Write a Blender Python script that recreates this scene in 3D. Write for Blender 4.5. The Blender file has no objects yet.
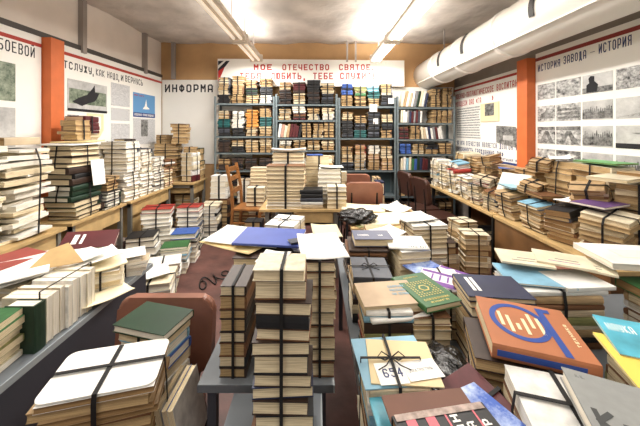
import bpy, bmesh, math, random
from mathutils import Matrix, Vector

# ------------------------------------------------------------------ camera, world, lights, exposure
SC = bpy.context.scene
COL = SC.collection
H = 1.6            # eye height
F = 300.0          # focal length in pixels of the 640 px wide frame
CX, CY = 317.0, 130.0
cam_d = bpy.data.cameras.new('camera')
cam_d.sensor_width = 36.0
cam_d.lens = F / 640.0 * 36.0
cam_d.shift_x = (320.0 - CX) / 640.0
cam_d.shift_y = -(213.0 - CY) / 640.0
cam_d.clip_start = 0.05
cam = bpy.data.objects.new('camera', cam_d)
cam.location = (0, 0, H)
cam.rotation_euler = (math.pi / 2, 0, 0)
COL.objects.link(cam)
SC.camera = cam
SC.view_settings.view_transform = 'Standard'
SC.view_settings.look = 'None'
SC.view_settings.gamma = 1.0
SC.view_settings.use_curve_mapping = False
SC.view_settings.exposure = 0.02
world = bpy.data.worlds.new('world')
SC.world = world
world.use_nodes = True
world.node_tree.nodes['Background'].inputs[0].default_value = (1.0, 0.97, 0.93, 1)
world.node_tree.nodes['Background'].inputs[1].default_value = 0.42
LAMP_POWER = 20.0          # each lit fluorescent fixture
LAMP_COLOR = (1.0, 0.96, 0.90)

RND = random.Random(7)

# ------------------------------------------------------------------ materials
def lin(c):
    c = c / 255.0
    return c / 12.92 if c <= 0.04045 else ((c + 0.055) / 1.055) ** 2.4
def rgb(t): return (lin(t[0]), lin(t[1]), lin(t[2]), 1.0)

MATS = {}
def mat(name, color, rough=0.6, metal=0.0, noise=0.0, nscale=12.0, bump=0.0, bscale=20.0, dark=None, emit=0.0, spec=0.4):
    if name in MATS: return MATS[name]
    m = bpy.data.materials.new(name); m.use_nodes = True
    nt = m.node_tree; b = nt.nodes['Principled BSDF']
    b.inputs['Base Color'].default_value = rgb(color)
    b.inputs['Roughness'].default_value = rough
    b.inputs['Metallic'].default_value = metal
    b.inputs['Specular IOR Level'].default_value = spec
    tc = None
    if noise > 0 or bump > 0:
        tc = nt.nodes.new('ShaderNodeTexCoord')
    if noise > 0:
        n = nt.nodes.new('ShaderNodeTexNoise'); n.inputs['Scale'].default_value = nscale; n.inputs['Detail'].default_value = 6
        r = nt.nodes.new('ShaderNodeValToRGB')
        d = dark or tuple(max(0, v * (1 - noise)) for v in color)
        r.color_ramp.elements[0].position = 0.32; r.color_ramp.elements[0].color = rgb(d)
        r.color_ramp.elements[1].position = 0.68; r.color_ramp.elements[1].color = rgb(color)
        nt.links.new(tc.outputs['Object'], n.inputs['Vector']); nt.links.new(n.outputs['Fac'], r.inputs['Fac'])
        nt.links.new(r.outputs['Color'], b.inputs['Base Color'])
    if bump > 0:
        n2 = nt.nodes.new('ShaderNodeTexNoise'); n2.inputs['Scale'].default_value = bscale; n2.inputs['Detail'].default_value = 4
        bp = nt.nodes.new('ShaderNodeBump'); bp.inputs['Strength'].default_value = bump; bp.inputs['Distance'].default_value = 0.05
        nt.links.new(tc.outputs['Object'], n2.inputs['Vector']); nt.links.new(n2.outputs['Fac'], bp.inputs['Height'])
        nt.links.new(bp.outputs['Normal'], b.inputs['Normal'])
    if emit > 0:
        b.inputs['Emission Color'].default_value = rgb(color); b.inputs['Emission Strength'].default_value = emit
    MATS[name] = m
    return m

def page_mat(name, color, dark):
    if name in MATS: return MATS[name]
    m = bpy.data.materials.new(name); m.use_nodes = True
    nt = m.node_tree; b = nt.nodes['Principled BSDF']; b.inputs['Roughness'].default_value = 0.85
    b.inputs['Specular IOR Level'].default_value = 0.15
    tc = nt.nodes.new('ShaderNodeTexCoord'); mp = nt.nodes.new('ShaderNodeMapping')
    mp.inputs['Scale'].default_value = (1.2, 1.2, 34.0)
    n = nt.nodes.new('ShaderNodeTexNoise'); n.inputs['Scale'].default_value = 1.0; n.inputs['Detail'].default_value = 3
    r = nt.nodes.new('ShaderNodeValToRGB')
    r.color_ramp.elements[0].position = 0.30; r.color_ramp.elements[0].color = rgb(dark)
    r.color_ramp.elements[1].position = 0.55; r.color_ramp.elements[1].color = rgb(color)
    nt.links.new(tc.outputs['Object'], mp.inputs['Vector']); nt.links.new(mp.outputs['Vector'], n.inputs['Vector'])
    nt.links.new(n.outputs['Fac'], r.inputs['Fac']); nt.links.new(r.outputs['Color'], b.inputs['Base Color'])
    MATS[name] = m
    return m

PAGES = {
    'c': page_mat('paper_cream', (232, 216, 182), (172, 150, 114)),
    'w': page_mat('paper_white', (242, 236, 222), (196, 188, 170)),
    't': page_mat('paper_tan', (196, 168, 124), (132, 104, 70)),
    'n': page_mat('paper_aged', (162, 130, 90), (100, 76, 48)),
}
COVDEF = {  # code: (word, colour)
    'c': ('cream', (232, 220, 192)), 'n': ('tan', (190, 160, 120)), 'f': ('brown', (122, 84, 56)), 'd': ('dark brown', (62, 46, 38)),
    'm': ('maroon', (92, 36, 40)), 'g': ('grey', (140, 140, 142)), 'k': ('black', (36, 36, 38)), 's': ('slate', (72, 76, 86)),
    'v': ('navy', (44, 50, 78)), 'b': ('blue', (62, 96, 170)), 'l': ('light blue', (136, 184, 208)), 't': ('teal', (34, 92, 92)),
    'G': ('green', (60, 112, 66)), 'e': ('dark green', (34, 58, 42)), 'o': ('orange', (206, 140, 62)), 'r': ('red', (168, 56, 48)),
    'w': ('white', (244, 242, 236)), 'p': ('purple', (110, 78, 132)), 'i': ('pink', (206, 160, 140)), 'y': ('olive', (150, 150, 96)),
    'h': ('beige', (204, 184, 154)),
}
COV = {k: mat('cover_' + v[0].replace(' ', '_'), v[1], rough=0.5, noise=0.16, nscale=5.0) for k, v in COVDEF.items()}
M = {
    'strap': mat('black_cord', (26, 24, 24), 0.7),
    'white': mat('white_paper', (250, 248, 242), 0.8, noise=0.04),
    'board': mat('white_board', (246, 244, 238), 0.6, noise=0.03, nscale=2.0),
    'red': mat('red_paint', (176, 58, 48), 0.6), 'redtext': mat('red_letters', (176, 44, 44), 0.6),
    'darkred': mat('dark_red_stripe', (140, 54, 50), 0.6),
    'bluetext': mat('dark_blue_letters', (38, 54, 104), 0.6), 'blacktext': mat('black_letters', (34, 36, 44), 0.6),
    'ink': mat('printed_ink', (90, 90, 96), 0.8), 'inkblack': mat('black_ink', (36, 36, 40), 0.8),
    'bluestripe': mat('blue_stripe', (46, 66, 128), 0.6),
    'orange': mat('orange_paint', (214, 112, 60), 0.55, noise=0.08, nscale=6),
    'floor': mat('floor_paint', (110, 74, 67), 0.5, noise=0.28, nscale=5, bump=0.08, bscale=14),
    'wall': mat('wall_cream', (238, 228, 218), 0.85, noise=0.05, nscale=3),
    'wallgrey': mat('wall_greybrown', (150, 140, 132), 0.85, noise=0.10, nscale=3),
    'wallback': mat('wall_ochre', (200, 160, 114), 0.85, noise=0.08, nscale=3),
    'ceil': mat('ceiling_plaster', (222, 214, 206), 0.9, noise=0.16, nscale=2.2, bump=0.9, bscale=3.2),
    'pipe': mat('grey_pipe', (158, 150, 144), 0.5, metal=0.2), 'rail': mat('dark_rail', (72, 68, 64), 0.5),
    'steel': mat('rack_steel', (118, 130, 134), 0.45, metal=0.35, noise=0.1), 'steeldark': mat('rack_back', (74, 92, 98), 0.6),
    'wood': mat('desk_wood', (204, 172, 120), 0.4, noise=0.14, nscale=8), 'wooddark': mat('panel_wood', (124, 88, 54), 0.45, noise=0.2, nscale=6),
    'chairwood': mat('chair_wood', (160, 106, 58), 0.4, noise=0.2, nscale=10),
    'legmetal': mat('leg_metal', (128, 126, 120), 0.45, metal=0.3), 'blackmetal': mat('black_metal', (34, 33, 33), 0.45, metal=0.3),
    'greytop': mat('grey_tabletop', (112, 118, 124), 0.4, noise=0.12, nscale=5), 'greyside': mat('grey_side', (66, 68, 76), 0.5), 'edge': mat('table_edge', (160, 168, 172), 0.4),
    'vinyl': mat('brown_vinyl', (146, 98, 80), 0.32, noise=0.18, nscale=5), 'vinyldark': mat('dark_vinyl', (78, 50, 42), 0.38, noise=0.15),
    'duct': mat('white_duct', (236, 232, 226), 0.4, noise=0.04, nscale=3), 'ductband': mat('duct_band', (244, 240, 234), 0.4), 'darkband': mat('dark_band', (40, 38, 38), 0.5),
    'fixture': mat('fixture_enamel', (214, 204, 190), 0.5), 'tube': mat('lit_tube', (255, 250, 240), 0.5, emit=7.0), 'tube_added_glow': mat('unlit_tube_added_glow', (240, 226, 206), 0.4, emit=.55),  # the weaker tube glow is added, the beige fixtures look unlit
    'bag': mat('black_film', (22, 22, 24), 0.22, bump=0.4, bscale=30, spec=0.7),
    'kraft': mat('kraft_paper', (206, 172, 120), 0.8, noise=0.1), 'manila': mat('manila_paper', (236, 212, 156), 0.8),
    'cream': mat('cream_ink', (240, 222, 180), 0.7), 'gold': mat('gold_ink', (196, 176, 96), 0.5), 'skyblue': mat('sky_print', (96, 150, 200), 0.6),
    'cyan': mat('cyan_print', (96, 190, 214), 0.4, noise=0.25, nscale=9), 'violet': mat('violet_print', (118, 70, 150), 0.4), 'yellow': mat('yellow_paper', (232, 206, 96), 0.7),
    'greybook': mat('grey_cloth', (150, 152, 150), 0.7, noise=0.05, nscale=40), 'orangebook': mat('orange_cloth', (178, 112, 74), 0.55, noise=0.06), 'bluebook': mat('blue_print', (44, 74, 150), 0.5),
    'greenbook': mat('green_cloth', (50, 98, 52), 0.5, noise=0.08), 'pinkstripe': mat('pink_stripe', (210, 104, 116), 0.5),
    'cable': mat('black_cable', (24, 24, 24), 0.5), 'yellowbag': mat('dark_emblem', (60, 40, 40), 0.6),
}
def photo_mat(name, light, dark, scale, mid=None, stretch=(1, 1, 1), lo=0.35, hi=0.62):
    if name in MATS: return MATS[name]
    m = bpy.data.materials.new(name); m.use_nodes = True
    nt = m.node_tree; b = nt.nodes['Principled BSDF']; b.inputs['Roughness'].default_value = 0.5
    tc = nt.nodes.new('ShaderNodeTexCoord'); oi = nt.nodes.new('ShaderNodeObjectInfo')
    mp = nt.nodes.new('ShaderNodeMapping'); mp.inputs['Scale'].default_value = stretch
    ad = nt.nodes.new('ShaderNodeVectorMath'); ad.operation = 'ADD'
    ml = nt.nodes.new('ShaderNodeMath'); ml.operation = 'MULTIPLY'; ml.inputs[1].default_value = 37.0
    nt.links.new(oi.outputs['Random'], ml.inputs[0]); nt.links.new(tc.outputs['Object'], mp.inputs['Vector'])
    nt.links.new(mp.outputs['Vector'], ad.inputs[0]); nt.links.new(ml.outputs[0], ad.inputs[1])
    n = nt.nodes.new('ShaderNodeTexNoise'); n.inputs['Scale'].default_value = scale; n.inputs['Detail'].default_value = 8; n.inputs['Roughness'].default_value = 0.7
    r = nt.nodes.new('ShaderNodeValToRGB')
    r.color_ramp.elements[0].position = lo; r.color_ramp.elements[0].color = rgb(dark)
    r.color_ramp.elements[1].position = hi; r.color_ramp.elements[1].color = rgb(light)
    if mid:
        e = r.color_ramp.elements.new((lo + hi) / 2); e.color = rgb(mid)
    nt.links.new(ad.outputs[0], n.inputs['Vector']); nt.links.new(n.outputs['Fac'], r.inputs['Fac']); nt.links.new(r.outputs['Color'], b.inputs['Base Color'])
    MATS[name] = m
    return m
M['bw'] = photo_mat('photo_print', (214, 214, 212), (34, 34, 36), 16, stretch=(1, 1.4, 1))
M['bwdark'] = photo_mat('photo_print_dark', (150, 150, 148), (24, 24, 26), 22, stretch=(1, 1.2, 1))
M['bwsky'] = photo_mat('photo_print_sky', (206, 206, 204), (160, 160, 160), 5)
M['trees'] = photo_mat('photo_print_trees', (150, 160, 140), (60, 80, 60), 18)
M['textblock'] = photo_mat('small_print', (226, 226, 226), (150, 152, 158), 60, stretch=(1, 6, 1), lo=0.42, hi=0.56)
M['textdark'] = photo_mat('dense_print', (236, 234, 230), (70, 74, 84), 46, stretch=(1, 5, 1), lo=0.42, hi=0.60)
M['floral'] = photo_mat('floral_cloth', (206, 196, 186), (22, 22, 26), 26, mid=(120, 44, 44), lo=0.46, hi=0.62)
M['bluecover'] = photo_mat('blue_cover_print', (190, 206, 230), (40, 84, 176), 9, lo=0.46, hi=0.66)

# ------------------------------------------------------------------ mesh helpers
def tag(o, label=None, cat=None, group=None, kind=None):
    if label: o['label'] = label
    if cat: o['category'] = cat
    if group: o['group'] = group
    if kind: o['kind'] = kind
    return o
def link(o, parent=None):
    COL.objects.link(o)
    if parent is not None: o.parent = parent
    return o
def empty(name, loc=(0, 0, 0), rz=0.0, mtx=None):
    o = bpy.data.objects.new(name, None); o.empty_display_size = 0.05
    if mtx is not None: o.matrix_basis = mtx
    else:
        o.location = loc; o.rotation_euler = (0, 0, rz)
    return link(o)
def obj(name, bm, m, parent=None, mtx=None, smooth=False):
    me = bpy.data.meshes.new(name); bmesh.ops.recalc_face_normals(bm, faces=bm.faces[:]); bm.to_mesh(me); bm.free()
    for x in (m if isinstance(m, (list, tuple)) else [m]): me.materials.append(x)
    if smooth:
        for p in me.polygons: p.use_smooth = True
    o = bpy.data.objects.new(name, me)
    if mtx is not None: o.matrix_basis = mtx
    return link(o, parent)
def box(bm, x0, x1, y0, y1, z0, z1, bev=0.0, mi=0, mtx=None):
    vs = [bm.verts.new(p) for p in ((x0, y0, z0), (x1, y0, z0), (x1, y1, z0), (x0, y1, z0), (x0, y0, z1), (x1, y0, z1), (x1, y1, z1), (x0, y1, z1))]
    fs = [bm.faces.new([vs[i] for i in q]) for q in ((0, 3, 2, 1), (4, 5, 6, 7), (0, 1, 5, 4), (1, 2, 6, 5), (2, 3, 7, 6), (3, 0, 4, 7))]
    for f in fs: f.material_index = mi
    if bev > 0:
        es = {e for f in fs for e in f.edges}
        r = bmesh.ops.bevel(bm, geom=list(es), offset=bev, segments=2, profile=0.7, affect='EDGES')
        vs = list({v for f in r['faces'] for v in f.verts} | {v for v in vs if v.is_valid})
        for f in r['faces']: f.material_index = mi
    if mtx is not None: bmesh.ops.transform(bm, matrix=mtx, verts=[v for v in vs if v.is_valid])
    return bm
def B(x0, x1, y0, y1, z0, z1, bev=0.0, mtx=None):
    return box(bmesh.new(), x0, x1, y0, y1, z0, z1, bev, 0, mtx)
def prism(pts, d0, d1, plane='xy', bm=None):
    bm = bm or bmesh.new()
    f3 = {'xy': lambda a, b, c: (a, b, c), 'yz': lambda a, b, c: (c, a, b), 'xz': lambda a, b, c: (a, c, b)}[plane]
    lo = [bm.verts.new(f3(a, b, d0)) for a, b in pts]; hi = [bm.verts.new(f3(a, b, d1)) for a, b in pts]
    bm.faces.new(lo); bm.faces.new(hi[::-1])
    n = len(pts)
    for i in range(n): bm.faces.new((lo[i], lo[(i + 1) % n], hi[(i + 1) % n], hi[i]))
    return bm
def tube(pts, r, bm=None, seg=8, closed=False):
    bm = bm or bmesh.new(); pts = [Vector(p) for p in pts]; n = len(pts); rings = []
    up = Vector((0, 0, 1))
    for i, p in enumerate(pts):
        a = pts[i - 1] if (i > 0 or closed) else p
        b = pts[(i + 1) % n] if (i < n - 1 or closed) else p
        t = (b - a).normalized()
        s = t.cross(up)
        if s.length < 1e-3: s = t.cross(Vector((1, 0, 0)))
        s.normalize(); q = s.cross(t)
        rr = r[i] if isinstance(r, (list, tuple)) else r
        rings.append([bm.verts.new(p + s * rr * math.cos(2 * math.pi * k / seg) + q * rr * math.sin(2 * math.pi * k / seg)) for k in range(seg)])
    for i in range(n if closed else n - 1):
        A, Bq = rings[i], rings[(i + 1) % n]
        for k in range(seg): bm.faces.new((A[k], A[(k + 1) % seg], Bq[(k + 1) % seg], Bq[k]))
    if not closed:
        bm.faces.new(rings[0][::-1]); bm.faces.new(rings[-1])
    return bm
def rod(p0, p1, r, bm=None, seg=8): return tube([p0, p1], r, bm, seg)
def bar(bm, p0, p1, w, h):
    """square bar between two points"""
    p0, p1 = Vector(p0), Vector(p1); t = (p1 - p0); L = t.length; t.normalize()
    s = t.cross(Vector((0, 0, 1)))
    if s.length < 1e-3: s = Vector((1, 0, 0))
    s.normalize(); q = s.cross(t)
    mt = Matrix((( s.x, t.x, q.x, p0.x), (s.y, t.y, q.y, p0.y), (s.z, t.z, q.z, p0.z), (0, 0, 0, 1)))
    return box(bm, -w / 2, w / 2, 0, L, -h / 2, h / 2, 0, 0, mt)
GL = {   # block letters as strokes on a 4 x 6 grid
    'А': '00 05 16 36 45 40|02 42', 'Б': '46 06 00 30 41 42 33 03', 'В': '00 06 36 45 44 33 03|33 42 41 30 00', 'Г': '00 06 46', 'Д': '10 16 36 30|00 40|0- 00|4- 40', 'Е': '46 06 00 40|03 33',
    'Ж': '20 26|06 23 46|00 23 40', 'З': '05 16 36 45 44 33 13|33 42 41 30 10 01', 'И': '06 00 46 40', 'Й': '06 00 46 40|1+ 3+', 'К': '00 06|46 03 40', 'Л': '00 11 16 46 40', 'М': '00 06 23 46 40', 'Н': '00 06|40 46|03 43',
    'О': '10 01 05 16 36 45 41 30 10', 'П': '00 06 46 40', 'Р': '00 06 36 45 43 32 02', 'С': '45 36 16 05 01 10 30 41', 'Т': '06 46|20 26', 'У': '06 03 12 42|46 41 30 10', 'Ф': '20 26|15 04 02 11 31 42 44 35 15', 'Х': '00 46|06 40',
    'Ц': '06 00 40 46|40 4-', 'Ч': '06 03 12 42|46 40', 'Ш': '06 00 40 46|20 26', 'Ь': '06 00 30 41 42 33 03', 'Ы': '06 00 20 31 32 23 03|40 46', 'Э': '05 16 36 45 41 30 10 01|13 43', 'Ю': '00 06|03 13|20 11 15 26 36 45 41 30 20', 'Я': '40 46 16 05 04 13 43|13 00',
    '0': '10 01 05 16 36 45 41 30 10', '1': '14 26 20', '2': '05 16 36 45 44 00 40', '4': '30 36 02 42', '5': '46 06 04 34 43 41 30 10 01', '6': '45 36 16 05 01 10 30 41 42 33 03', '7': '06 46 10', '9': '01 10 30 41 45 36 16 05 04 13 43',
    '-': '03 43', '!': '06 02|01 00', '«': '25 03 21|45 23 41', '»': '05 23 01|25 43 21', '№': '00 06 20 26|33 43 45 35 33|31 41'}
def text(parent, body, u0, v0, width, height, m, name='lettering', z=0.001, bold=0.03, mtx=None):
    """flat block letters filling the given rectangle of the parent's local xy plane (u0, v0 = lower left corner)"""
    if ' ' in body.strip():      # every word is a mesh of its own
        n = len(body); adv = width / (n - .28); i = 0
        for w in body.split(' '):
            if w: text(parent, w, u0 + i * adv, v0, adv * (len(w) - .28), height, m, name, z, bold, mtx)
            i += len(w) + 1
        return
    bm = bmesh.new(); n = len(body); adv = width / (n - .28); gw = adv * .72; lw = min(gw, height) * (.19 + bold * 2.2); lift = [0]
    def stroke(p, q):
        d = Vector((q[0] - p[0], q[1] - p[1])); L = d.length
        if L < 1e-7: return
        d /= L; nn = Vector((-d.y, d.x)); e = lw * .46; P0 = Vector(p) - d * e; P1 = Vector(q) + d * e; h = lw / 2; lift[0] = (lift[0] + 1) % 7; zt = z + .0004 + lift[0] * .00003
        c = [P0 + nn * h, P1 + nn * h, P1 - nn * h, P0 - nn * h]
        prism([(k.x, k.y) for k in c], z, zt, bm=bm)
    iw, ih = gw - lw, height - lw
    for i, ch in enumerate(body.upper()):
        x0 = u0 + i * adv + lw / 2; y0 = v0 + lw / 2
        if ch == '.': stroke((x0, y0), (x0 + lw * .02 + 1e-5, y0)); continue
        if ch == ',': stroke((x0, y0), (x0 - lw * .3, y0 - lw)); continue
        for pl in GL.get(ch, '').split('|'):
            pts = []
            for t in pl.split():
                yy = {'-': -1, '+': 7.4}.get(t[1], None); yy = float(t[1]) if yy is None else yy
                pts.append((x0 + float(t[0]) / 4 * iw, y0 + yy / 6 * ih))
            for a, b in zip(pts, pts[1:]): stroke(a, b)
    return obj(name, bm, m, parent, mtx)

# ------------------------------------------------------------------ pixel <-> place helpers (a place on a plane of the room)
def at_depth(px, py, d): return ((px - CX) * d / F, d, H - (py - CY) * d / F)
WL, WR, WB = -2.78, 2.45, 5.35     # walls
def on_left(px, py, x=None):
    x = WL if x is None else x; d = F * x / (px - CX); return d, H - (py - CY) * d / F
def on_right(px, py, x=None):
    x = WR if x is None else x; d = F * x / (px - CX); return d, H - (py - CY) * d / F
def on_back(px, py, d=WB): return (px - CX) * d / F, H - (py - CY) * d / F

# ------------------------------------------------------------------ room shell
ZC = 3.14
YR = -2.2
def struct(name, bm, m): return tag(obj(name, bm, m), kind='structure')
struct('floor', B(WL - .1, WR + .1, YR, WB + .1, -0.1, 0), M['floor'])
bm = bmesh.new()
nx, ny = 36, 48
grid = [[bm.verts.new((WL - .1 + (WR - WL + .2) * i / nx, YR + (WB + .1 - YR) * j / ny, ZC + 0.02 * math.sin(i * .9 + j * .35) * math.sin(j * .5 - i * .2) + RND.uniform(-.008, .008))) for i in range(nx + 1)] for j in range(ny + 1)]
for j in range(ny):
    for i in range(nx): bm.faces.new((grid[j][i], grid[j + 1][i], grid[j + 1][i + 1], grid[j][i + 1]))
r = bmesh.ops.extrude_face_region(bm, geom=bm.faces[:])
for v in [g for g in r['geom'] if isinstance(g, bmesh.types.BMVert)]: v.co.z = ZC + .15
c = struct('ceiling', bm, M['ceil'])
for p in c.data.polygons: p.use_smooth = True
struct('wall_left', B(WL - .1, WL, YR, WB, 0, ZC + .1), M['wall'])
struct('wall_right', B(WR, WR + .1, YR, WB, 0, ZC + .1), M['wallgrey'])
struct('wall_back', B(WL - .1, WR + .1, WB, WB + .1, 0, ZC + .1), M['wallback'])
# orange pillars
struct('pillar_left', B(WL, WL + .12, 3.0, 3.16, 0, 2.53, .006), M['orange'])
struct('pillar_right', B(WR - .12, WR, 3.33, 3.50, 0, 2.40, .006), M['orange'])
# dark picture rail along the left wall and grey conduits above it
struct('trim_rail', B(WL, WL + .035, YR + .1, WB - .02, 2.53, 2.58), M['rail'])
for k, (x, y) in enumerate(((WL + .03, 3.52), (WL + .03, 4.79), (WL + .25, WB - .06))):
    tag(obj('wall_conduit', B(x - .03, x + .03, y - .03, y + .03, 2.50, ZC + .01), M['pipe']),
        ['grey conduit on cream wall nearest the orange pillar', 'grey conduit on cream wall just before the room corner', 'grey conduit on the ochre back wall at the corner'][k], 'pipe')

# ------------------------------------------------------------------ ceiling lights
def fixture(x, y0, y1, z, lit, label, power=1.0, lamp=True):
    f = empty('fluorescent_light', (x, (y0 + y1) / 2, z)); L = (y1 - y0) / 2
    tag(f, label, 'ceiling light', 'fluorescent lights')
    bm = prism([(-.095, 0), (-.095, .04), (-.045, .07), (.045, .07), (.095, .04), (.095, 0)], -L, L, 'xz')
    obj('housing', bm, M['fixture'], f)
    for s in (-.045, .045): obj('tube', rod((s, -L + .04, -.022), (s, L - .04, -.022), .019, seg=10), M['tube'] if lit == 1 else M['tube_added_glow'], f, smooth=True)
    for s in (-1, 1): obj('end_cap', B(-.10, .10, s * L - .03, s * L + .03, -.045, .075, .004), M['fixture'], f)
    for s in (-.6, .6): obj('hanger_rod', rod((0, s * L, .06), (0, s * L, ZC - z + .01), .006), M['pipe'], f)
    if lit and lamp:
        ld = bpy.data.lights.new('tube_light', 'AREA'); ld.shape = 'RECTANGLE'; ld.size = .12; ld.size_y = 2 * L
        ld.energy = LAMP_POWER * power; ld.color = LAMP_COLOR
        lo = bpy.data.objects.new('tube_light', ld); lo.location = (0, 0, -.05); link(lo, f)
        # half of a tube's light goes up past the narrow housing
        ld2 = bpy.data.lights.new('tube_light_up', 'AREA'); ld2.shape = 'RECTANGLE'; ld2.size = .12; ld2.size_y = 2 * L
        ld2.energy = LAMP_POWER * power * (.65 if lit == 1 else .18); ld2.color = LAMP_COLOR
        l2 = bpy.data.objects.new('tube_light_up', ld2); l2.location = (0, 0, .085); l2.rotation_euler = (math.pi, 0, 0); link(l2, f)
    return f
fixture(.98, 3.92, 4.98, 2.77, True, 'lit fluorescent light nearest the white slogan banner', 1.7)
fixture(.98, 2.55, 3.80, 2.77, True, 'lit fluorescent light between the ceiling middle and the white duct', 1.6)
fixture(-1.00, 3.92, 4.95, 2.77, .7, 'beige fluorescent light with added glow nearest the ochre back wall', 1.9)  # looks switched off; its lamp is added to brighten the cream wall
fixture(-1.00, 2.35, 3.80, 2.77, .7, 'beige fluorescent light with added glow over the book stacks by the desks', 2.3)  # unlit-looking as well, light added for the cream wall
fixture(.98, .9, 2.3, 2.77, True, 'lit fluorescent light overhead, out of view beside the duct', .72)
fixture(-1.00, .7, 2.1, 2.77, True, 'added fluorescent light overhead, out of view by the cream wall', .8)  # unseen fixture, added to light the cream wall
fixture(.98, -1.3, .1, 2.77, True, 'lit fluorescent light behind the viewer beside the duct', .55)
fixture(-1.00, -1.3, .1, 2.77, True, 'added unseen fluorescent light behind the viewer by the cream wall', .55)  # unseen, added behind the camera to light the cream wall

# ------------------------------------------------------------------ ventilation duct
du = empty('ventilation_duct', (1.95, 3.0, 2.57))
tag(du, 'large white round ventilation duct running along under the ceiling', 'duct')
SEG = 32
def cyl_y(x, z, y0, y1, r, seg=SEG): return tube([(x, y0, z), (x, y1, z)], r, seg=seg)
obj('pipe', cyl_y(0, 0, -4.5, 2.34, .235), M['duct'], du, smooth=True)
for y in (-.02, -1.6, .85, 1.6): obj('joint_ring', cyl_y(0, 0, y - .03, y + .03, .246), M['ductband'], du, smooth=True)
for y, a in ((-.60, .5), (.56, .5), (1.25, .4)):
    bm = bmesh.new()
    for k in range(9):
        t0 = math.pi * .74 + k * .12; t1 = t0 + .125
        p = [(.24 * math.cos(t), .24 * math.sin(t)) for t in (t0, t1)]
        vs = [bm.verts.new((p[0][0], y - .028, p[0][1])), bm.verts.new((p[1][0], y - .028, p[1][1])), bm.verts.new((p[1][0], y + .028, p[1][1])), bm.verts.new((p[0][0], y + .028, p[0][1]))]
        bm.faces.new(vs)
    bmesh.ops.remove_doubles(bm, verts=bm.verts[:], dist=1e-5)
    r = bmesh.ops.extrude_face_region(bm, geom=bm.faces[:])
    for v in [g for g in r['geom'] if isinstance(g, bmesh.types.BMVert)]:
        v.co.x *= 1.02; v.co.z *= 1.02
    obj('dark_clamp', bm, M['darkband'], du)
for y in (-.55, 1.6): obj('hanger', rod((0, y, .24), (0, y, ZC - 2.57), .01), M['pipe'], du)
obj('seam', B(-.2, -.188, -4.4, 2.3, -.16, -.15), M['ductband'], du)

# ------------------------------------------------------------------ boards on the walls
def board_frame(o, u, n):
    u, n = Vector(u), Vector(n); v = Vector((0, 0, 1))
    return Matrix(((u.x, v.x, n.x, o[0]), (u.y, v.y, n.y, o[1]), (u.z, v.z, n.z, o[2]), (0, 0, 0, 1)))
def rect(parent, name, u0, u1, v0, v1, m, z0=0.0, z1=0.002): return obj(name, B(u0, u1, v0, v1, z0, z1), m, parent)

# left wall: u runs with +Y (away from the viewer), v is height
def left_board(y0, y1, label, cat='board'):
    b = empty('display_board', mtx=board_frame((WL + .002, 0, 0), (0, 1, 0), (1, 0, 0))); tag(b, label, cat)
    rect(b, 'panel', y0, y1, 1.0, 2.525, M['board'], 0, .03)
    rect(b, 'stripe', y0, y1, 2.42, 2.455, M['red'], .03, .033)
    return b
b = left_board(.9, 2.99, 'white display board with red stripe and dark blue heading, before the pillar')
text(b, 'БОЕВОЙ', 2.585, 2.30, .335, .10, M['blacktext'], z=.03)

pf = rect(b, 'photo', 2.15, 2.73, 1.86, 2.20, M['trees'], .03, .034); pf['label'] = 'faded green photograph'
rect(b, 'photo', 2.15, 2.73, 1.45, 1.80, M['bwsky'], .03, .034)
b = left_board(3.17, 5.30, 'white display board with jet photograph, red stripe and blue poster')
text(b, 'ОТСЛУЖУ', 3.18, 2.275, .48, .085, M['blacktext'], z=.03)
rect(b, 'comma', 3.675, 3.69, 2.255, 2.29, M['blacktext'], .03, .0305)
text(b, 'КАК', 3.73, 2.28, .15, .085, M['blacktext'], z=.03)
text(b, 'НАДО', 3.93, 2.285, .21, .085, M['blacktext'], z=.03)
rect(b, 'comma', 4.15, 4.165, 2.265, 2.30, M['blacktext'], .03, .0305)
text(b, 'И', 4.205, 2.29, .05, .085, M['blacktext'], z=.03)
text(b, 'ВЕРНУСЬ', 4.30, 2.295, .43, .09, M['blacktext'], z=.03)
p = rect(b, 'photo', 3.30, 3.92, 1.82, 2.17, M['bwsky'], .03, .034); p['label'] = 'photograph of a dark jet before trees'
rect(p, 'treeline', 3.32, 3.90, 1.90, 2.07, M['trees'], .0342, .0352)
obj('jet', prism([(3.36, 1.92), (3.45, 1.97), (3.58, 2.02), (3.66, 2.10), (3.70, 2.15), (3.71, 2.06), (3.78, 2.06), (3.74, 1.99), (3.70, 1.95), (3.60, 1.92), (3.50, 1.88)], .0352, .0364), M['inkblack'], p)
rect(p, 'caption', 3.30, 3.92, 1.815, 1.845, M['inkblack'], .0352, .0358)
rect(b, 'photo', 3.30, 3.46, 1.50, 1.77, M['bwdark'], .03, .034)
sh = obj('emblem', prism([(3.58, 1.80), (3.86, 1.80), (3.86, 1.60), (3.80, 1.52), (3.72, 1.47), (3.64, 1.52), (3.58, 1.60)], .03, .033), M['cream'], b)
obj('emblem_center', prism([(3.63, 1.77), (3.81, 1.77), (3.81, 1.62), (3.72, 1.53), (3.63, 1.62)], .0332, .0345), M['board'], sh)
for v0, v1 in ((1.93, 2.24), (1.73, 1.90), (1.40, 1.69)):
    rect(b, 'printed_sheet', 4.00, 4.40, v0, v1, M['textblock'], .03, .032)
p = rect(b, 'poster', 4.48, 5.08, 1.80, 2.17, M['skyblue'], .03, .034)
obj('airliner', prism([(4.72, 1.93), (4.78, 1.98), (4.82, 2.09), (4.84, 1.98), (4.92, 1.94), (4.82, 1.93)], .0342, .0352), M['white'], p)
rect(p, 'caption_band', 4.48, 5.08, 1.80, 1.87, M['bluestripe'], .0342, .035)
text(p, 'ВОЕННО-ПРИКЛАДНЫЕ', 4.51, 1.82, .53, .035, M['white'], name='caption', z=.0352)
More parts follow.
